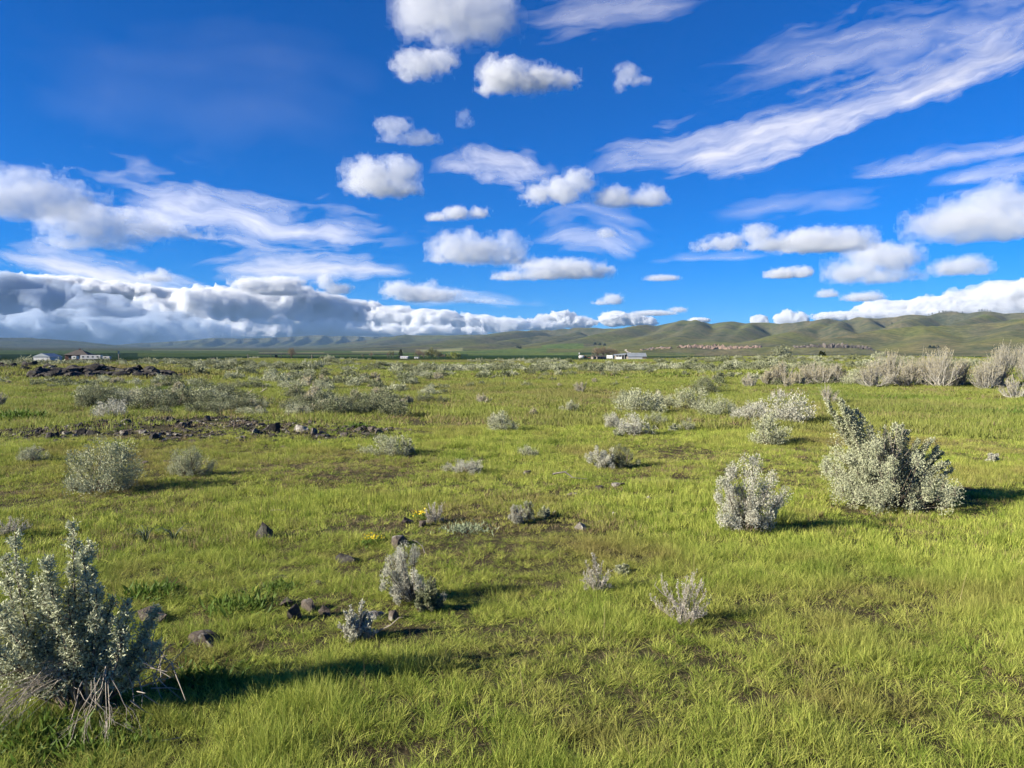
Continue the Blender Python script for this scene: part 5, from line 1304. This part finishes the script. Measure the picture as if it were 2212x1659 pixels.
# ------------------------------------------------------------------ grass and far brush as instanced stuff
def instancer(name, pts, rot, scl, idx, protos_meshes, label, cat):
    """one stuff object: points that carry copies of a few small meshes (geometry nodes)"""
    coll = bpy.data.collections.new(name + '_kinds')
    for i, me in enumerate(protos_meshes):
        coll.objects.link(bpy.data.objects.new('%s_kind_%02d' % (name, i), me))
    me = bpy.data.meshes.new(name)
    n = len(pts); me.vertices.add(n); me.vertices.foreach_set('co', np.asarray(pts, np.float32).ravel())
    for an, ty, dat, key in (('rot', 'FLOAT_VECTOR', rot, 'vector'), ('scl', 'FLOAT_VECTOR', scl, 'vector'), ('pick', 'INT', idx, 'value')):
        a = me.attributes.new(an, ty, 'POINT'); a.data.foreach_set(key, np.asarray(dat, np.int32 if ty == 'INT' else np.float32).ravel())
    o = bpy.data.objects.new(name, me); COL.objects.link(o)
    ng = bpy.data.node_groups.new(name + '_nodes', 'GeometryNodeTree')
    ng.interface.new_socket('Geometry', in_out='INPUT', socket_type='NodeSocketGeometry'); ng.interface.new_socket('Geometry', in_out='OUTPUT', socket_type='NodeSocketGeometry')
    gi = ng.nodes.new('NodeGroupInput'); go = ng.nodes.new('NodeGroupOutput')
    ip = ng.nodes.new('GeometryNodeInstanceOnPoints'); ci = ng.nodes.new('GeometryNodeCollectionInfo')
    ci.inputs['Collection'].default_value = coll; ci.inputs['Separate Children'].default_value = True; ci.inputs['Reset Children'].default_value = True
    def attr(nm, ty):
        a = ng.nodes.new('GeometryNodeInputNamedAttribute'); a.data_type = ty; a.inputs['Name'].default_value = nm; return a.outputs['Attribute']
    ip.inputs['Pick Instance'].default_value = True
    L = ng.links.new
    L(gi.outputs[0], ip.inputs['Points']); L(ci.outputs[0], ip.inputs['Instance']); L(attr('pick', 'INT'), ip.inputs['Instance Index'])
    e2r = ng.nodes.new('FunctionNodeEulerToRotation'); L(attr('rot', 'FLOAT_VECTOR'), e2r.inputs[0]); L(e2r.outputs[0], ip.inputs['Rotation'])
    L(attr('scl', 'FLOAT_VECTOR'), ip.inputs['Scale']); L(ip.outputs[0], go.inputs[0])
    md = o.modifiers.new('scatter', 'NODES'); md.node_group = ng
    o['kind'] = 'stuff'; o['label'] = label; o['category'] = cat
    return o

def tuft(seed, blades, rad, h, w, lean=0.25, droop=0.5, mat=None, segs=3):
    g = np.random.default_rng(seed); G = Geo()
    n = blades
    a = g.uniform(0, 2 * np.pi, n); rr_ = rad * np.sqrt(g.random(n))
    P = np.stack([np.cos(a) * rr_, np.sin(a) * rr_, np.full(n, -0.02)], 1)
    b = a + g.normal(size=n) * 0.9
    L = h * g.uniform(0.45, 1.15, n)
    le = lean * g.uniform(0.2, 1.6, n)
    dirx = np.cos(b) * le + 0.10; diry = np.sin(b) * le
    D0 = unit(np.stack([dirx, diry, np.ones(n)], 1))
    dr = droop * g.random(n) ** 2
    S = unit(np.cross(D0, np.stack([np.cos(b * 3 + 1), np.sin(b * 3 + 1), np.zeros(n)], 1)))
    W = w * g.uniform(0.6, 1.3, n)
    rows = []
    for k in range(segs + 1):
        t = k / segs
        c = P + D0 * (L * t)[:, None] + np.stack([np.cos(b) * dr * L * t * t, np.sin(b) * dr * L * t * t, -0.45 * dr * L * t * t], 1)
        ww = (W * (1 - t) ** 0.6 * 0.5 + (0.0002 if k == segs else 0))[:, None]
        rows += [c - S * ww, c + S * ww]
    v = np.stack(rows, 1)
    m = 2 * (segs + 1)
    f = np.array([[2 * k, 2 * k + 1, 2 * k + 3, 2 * k + 2] for k in range(segs)])
    F = (np.arange(n)[:, None, None] * m + f[None]).reshape(-1, 4)
    G.add(v, F)
    return G.mesh('tuft', mat)

M_GRASS = leafy('spring_grass', (0.130, 0.200, 0.024), (0.460, 0.480, 0.110), None, trans=0.28, rough=0.55, spec=0.06,
    patch=[(0.22, 0.50, 0.66, (0.27, 0.205, 0.085), 0.65), (0.9, 0.55, 0.72, (0.22, 0.16, 0.07), 0.6), (0.55, 0.56, 0.72, (0.12, 0.20, 0.028), 0.6)])
M_FARGRASS = leafy('range_grass', (0.165, 0.205, 0.036), (0.300, 0.325, 0.080), None, trans=0.36, rough=0.5, spec=0.1,
    patch=[(0.05, 0.48, 0.64, (0.22, 0.175, 0.078), 0.65), (0.11, 0.52, 0.66, (0.12, 0.19, 0.03), 0.7)])
M_STRAW = leafy('straw', (0.30, 0.24, 0.12), (0.22, 0.16, 0.085), None, trans=0.3)
near_t = [tuft(100 + i, 18, 0.026, 0.070 + 0.012 * (i % 3), 0.0034, 0.45, 0.7, M_GRASS) for i in range(7)] + [tuft(120, 16, 0.035, 0.060, 0.0024, 0.7, 0.6, M_STRAW), tuft(121, 40, 0.022, 0.115, 0.0026, 0.6, 0.9, M_GRASS), tuft(122, 40, 0.026, 0.105, 0.0026, 0.75, 1.0, M_GRASS)]
mid_t = [tuft(140 + i, 34, 0.075, 0.092, 0.0052, 0.28, 0.6, M_GRASS) for i in range(7)] + [tuft(150, 26, 0.08, 0.08, 0.0042, 0.4, 0.5, M_STRAW)]
far_t = [tuft(160 + i, 38, 0.24, 0.15, 0.016, 0.3, 0.5, M_FARGRASS, 2) for i in range(6)] + [tuft(170, 28, 0.24, 0.14, 0.013, 0.4, 0.4, M_STRAW, 2)]
vfar_t = [tuft(180 + i, 44, 0.6, 0.17, 0.05, 0.35, 0.4, M_FARGRASS, 2) for i in range(5)] + [tuft(190, 30, 0.6, 0.16, 0.04, 0.4, 0.4, M_STRAW, 2)]
gg = np.random.default_rng(2024)
SPOTS = [(place(x, y)[0].x, place(x, y)[0].y, w * place(x, y)[1] * 0.5) for (x, y, w, *_) in NAMED if y > 880] + [(place(q[1], q[2])[0].x, place(q[1], q[2])[0].y, q[3] * place(q[1], q[2])[1] * 0.5) for q in LOOSE]
RUBBLE = [(-9.0, 15.2, 2.4, 1.3), (-7.0, 14.6, 2.6, 1.1), (-5.5, 15.6, 2.6, 1.5), (-3.6, 15.4, 1.9, 1.5), (-7.0, 17.0, 3.0, 1.3)]
def bare(X, Y):
    """0..1: how stony the ground is"""
    b = np.zeros_like(X)
    for x, y, a, c in RUBBLE: b = np.maximum(b, np.exp(-(((X - x) / a) ** 2 + ((Y - y) / c) ** 2) ** 2))
    return b
def sow(name, kinds, n_straw, r0, r1, dens, label, hs=(0.7, 1.25), half=43, mode=''):
    A = math.radians(half); area = A * (r1 * r1 - r0 * r0); n = int(area * dens)
    r = np.sqrt(gg.uniform(r0 * r0, r1 * r1, n)); a = gg.uniform(-A, A, n)
    X, Y = r * np.sin(a), r * np.cos(a)
    n1 = fbm(X / 2.2, Y / 2.2, np.zeros(n) + 4.4, 3, 0.55); n2 = fbm(X / 0.45, Y / 0.45, np.zeros(n) + 7.7, 2); n3 = fbm(X / 11, Y / 11, np.zeros(n) + 1.4, 3)
    n4 = fbm(X / 0.11, Y / 0.11, np.zeros(n) + 2.7, 2)
    dn = np.clip(0.52 + (n2 - 0.42) * 1.8 + (n4 - 0.5) * (3.4 if r1 < 20 else 0.0) + (n1 - 0.5) * 1.1, 0.22 if r1 < 20 else 0.2, 1) * (1 - 0.88 * bare(X, Y)) * np.clip(1.4 - (r - 180) / 60, 0, 1)
    if mode == 'litter': dn = np.clip(1.05 - dn, 0, 1)
    elif mode == 'stalks': dn = np.clip((0.60 - n1) * 3, 0.05, 1)
    keep = gg.random(n) < dn
    for (sx_, sy_, sr_) in ([] if mode else SPOTS):                          # lush grass around the feet of shrubs and rocks
        q = np.hypot(X - sx_, Y - sy_); keep |= (q < sr_ * 1.25) & (gg.random(n) < 0.55)
    X, Y, r, n1, n2, n3 = X[keep], Y[keep], r[keep], n1[keep], n2[keep], n3[keep]; n = len(X)
    Z = ground_height(X, Y)
    s = gg.uniform(*hs, n) * np.clip(0.6 + (n1 - 0.35) * 1.9 + (n2 - 0.45) * 1.2 + (n3 - 0.5) * 0.9, 0.4, 1.6)
    straw = gg.random(n) < np.clip(0.22 + (0.47 - n1) * 1.3 + (0.5 - n3) * 0.5, 0.08, 0.6)
    k = len(kinds) - n_straw
    idx = np.where(straw, k, gg.integers(0, k, n)) if n_straw else gg.integers(0, k, n)
    if len(kinds) == 10: idx = np.where(straw, 7, np.array([0, 1, 2, 3, 4, 5, 6, 8, 9])[gg.integers(0, 9, n)])
    rot = np.stack([gg.normal(size=n) * 0.08, gg.normal(size=n) * 0.08, gg.uniform(-0.9, 0.9, n) + np.where(gg.random(n) < 0.25, 3.0, 0)], 1)
    wd = gg.uniform(0.8, 1.2, n)
    print(name, n)
    return instancer(name, np.stack([X, Y, Z], 1), rot, np.stack([wd, wd, s], 1), idx, kinds, label, 'grass')
sow('grass', near_t, 1, 1.0, 7.0, 1500, 'bright green spring grass in the foreground', half=58)
sow('grass', mid_t, 1, 7.0, 17, 380, 'yellow-green grass of the middle meadow', half=50)
sow('grass', far_t, 1, 17, 48, 42, 'grass of the far meadow between the sagebrush', hs=(0.8, 1.3))
sow('grass', vfar_t, 1, 48, 230, 4.5, 'distant grass out to the rim of the plateau', hs=(0.8, 1.3))
M_LITTER = leafy('dead_litter', (0.24, 0.185, 0.105), (0.13, 0.095, 0.055), None, trans=0.1)
lit_t = [tuft(200 + i, 14, 0.07, 0.055, 0.0032, 6.0, 0.3, M_LITTER, 2) for i in range(4)]
stalk_t = [tuft(210 + i, 3, 0.03, 0.24, 0.0022, 0.25, 0.9, M_STRAW) for i in range(4)]
sow('grass_litter', lit_t, 0, 1.6, 9.0, 220, 'dead straw litter lying on bare soil in the foreground', mode='litter')
sow('dry_stalks', stalk_t, 0, 1.8, 22, 5.0, 'thin dry straw stalks standing in the grass', mode='stalks')
fp = np.array(far_pts); n = len(fp)
w = gg.uniform(0.5, 1.25, n)
instancer('distant_sagebrush', np.column_stack([fp, ground_height(fp[:, 0], fp[:, 1]) - 0.04]), np.column_stack([np.zeros((n, 2)), gg.uniform(0, 6.28, n)]), np.column_stack([w, w, w * gg.uniform(0.7, 1.1, n)]), gg.integers(0, len(FAR), n), [f[0][1] for f in FAR], 'mass of grey sagebrush dotting the far plateau', 'sagebrush')

# broken lava gravel of the stony patch
q = gg.random((9000, 2)) * [9.5, 5.0] + [-11.6, 13.2]; q = q[gg.random(9000) < bare(q[:, 0], q[:, 1]) * (0.15 + 1.3 * np.clip(fbm(q[:, 0] / 0.5, q[:, 1] / 0.5, np.zeros(9000), 3) - 0.42, 0, 1) * 4)]; n = len(q)
sz = 0.025 + 0.075 * gg.random(n) ** 2.5
instancer('gravel', np.column_stack([q, ground_height(q[:, 0], q[:, 1]) + sz * 0.15]), gg.uniform(0, 6.28, (n, 3)) * [0.06, 0.06, 1], np.column_stack([sz * 1.4, sz, sz * 0.8]), gg.integers(0, 8, n), RB[:5] + RD[:3], 'broken lava gravel strewn over the stony patch', 'gravel')
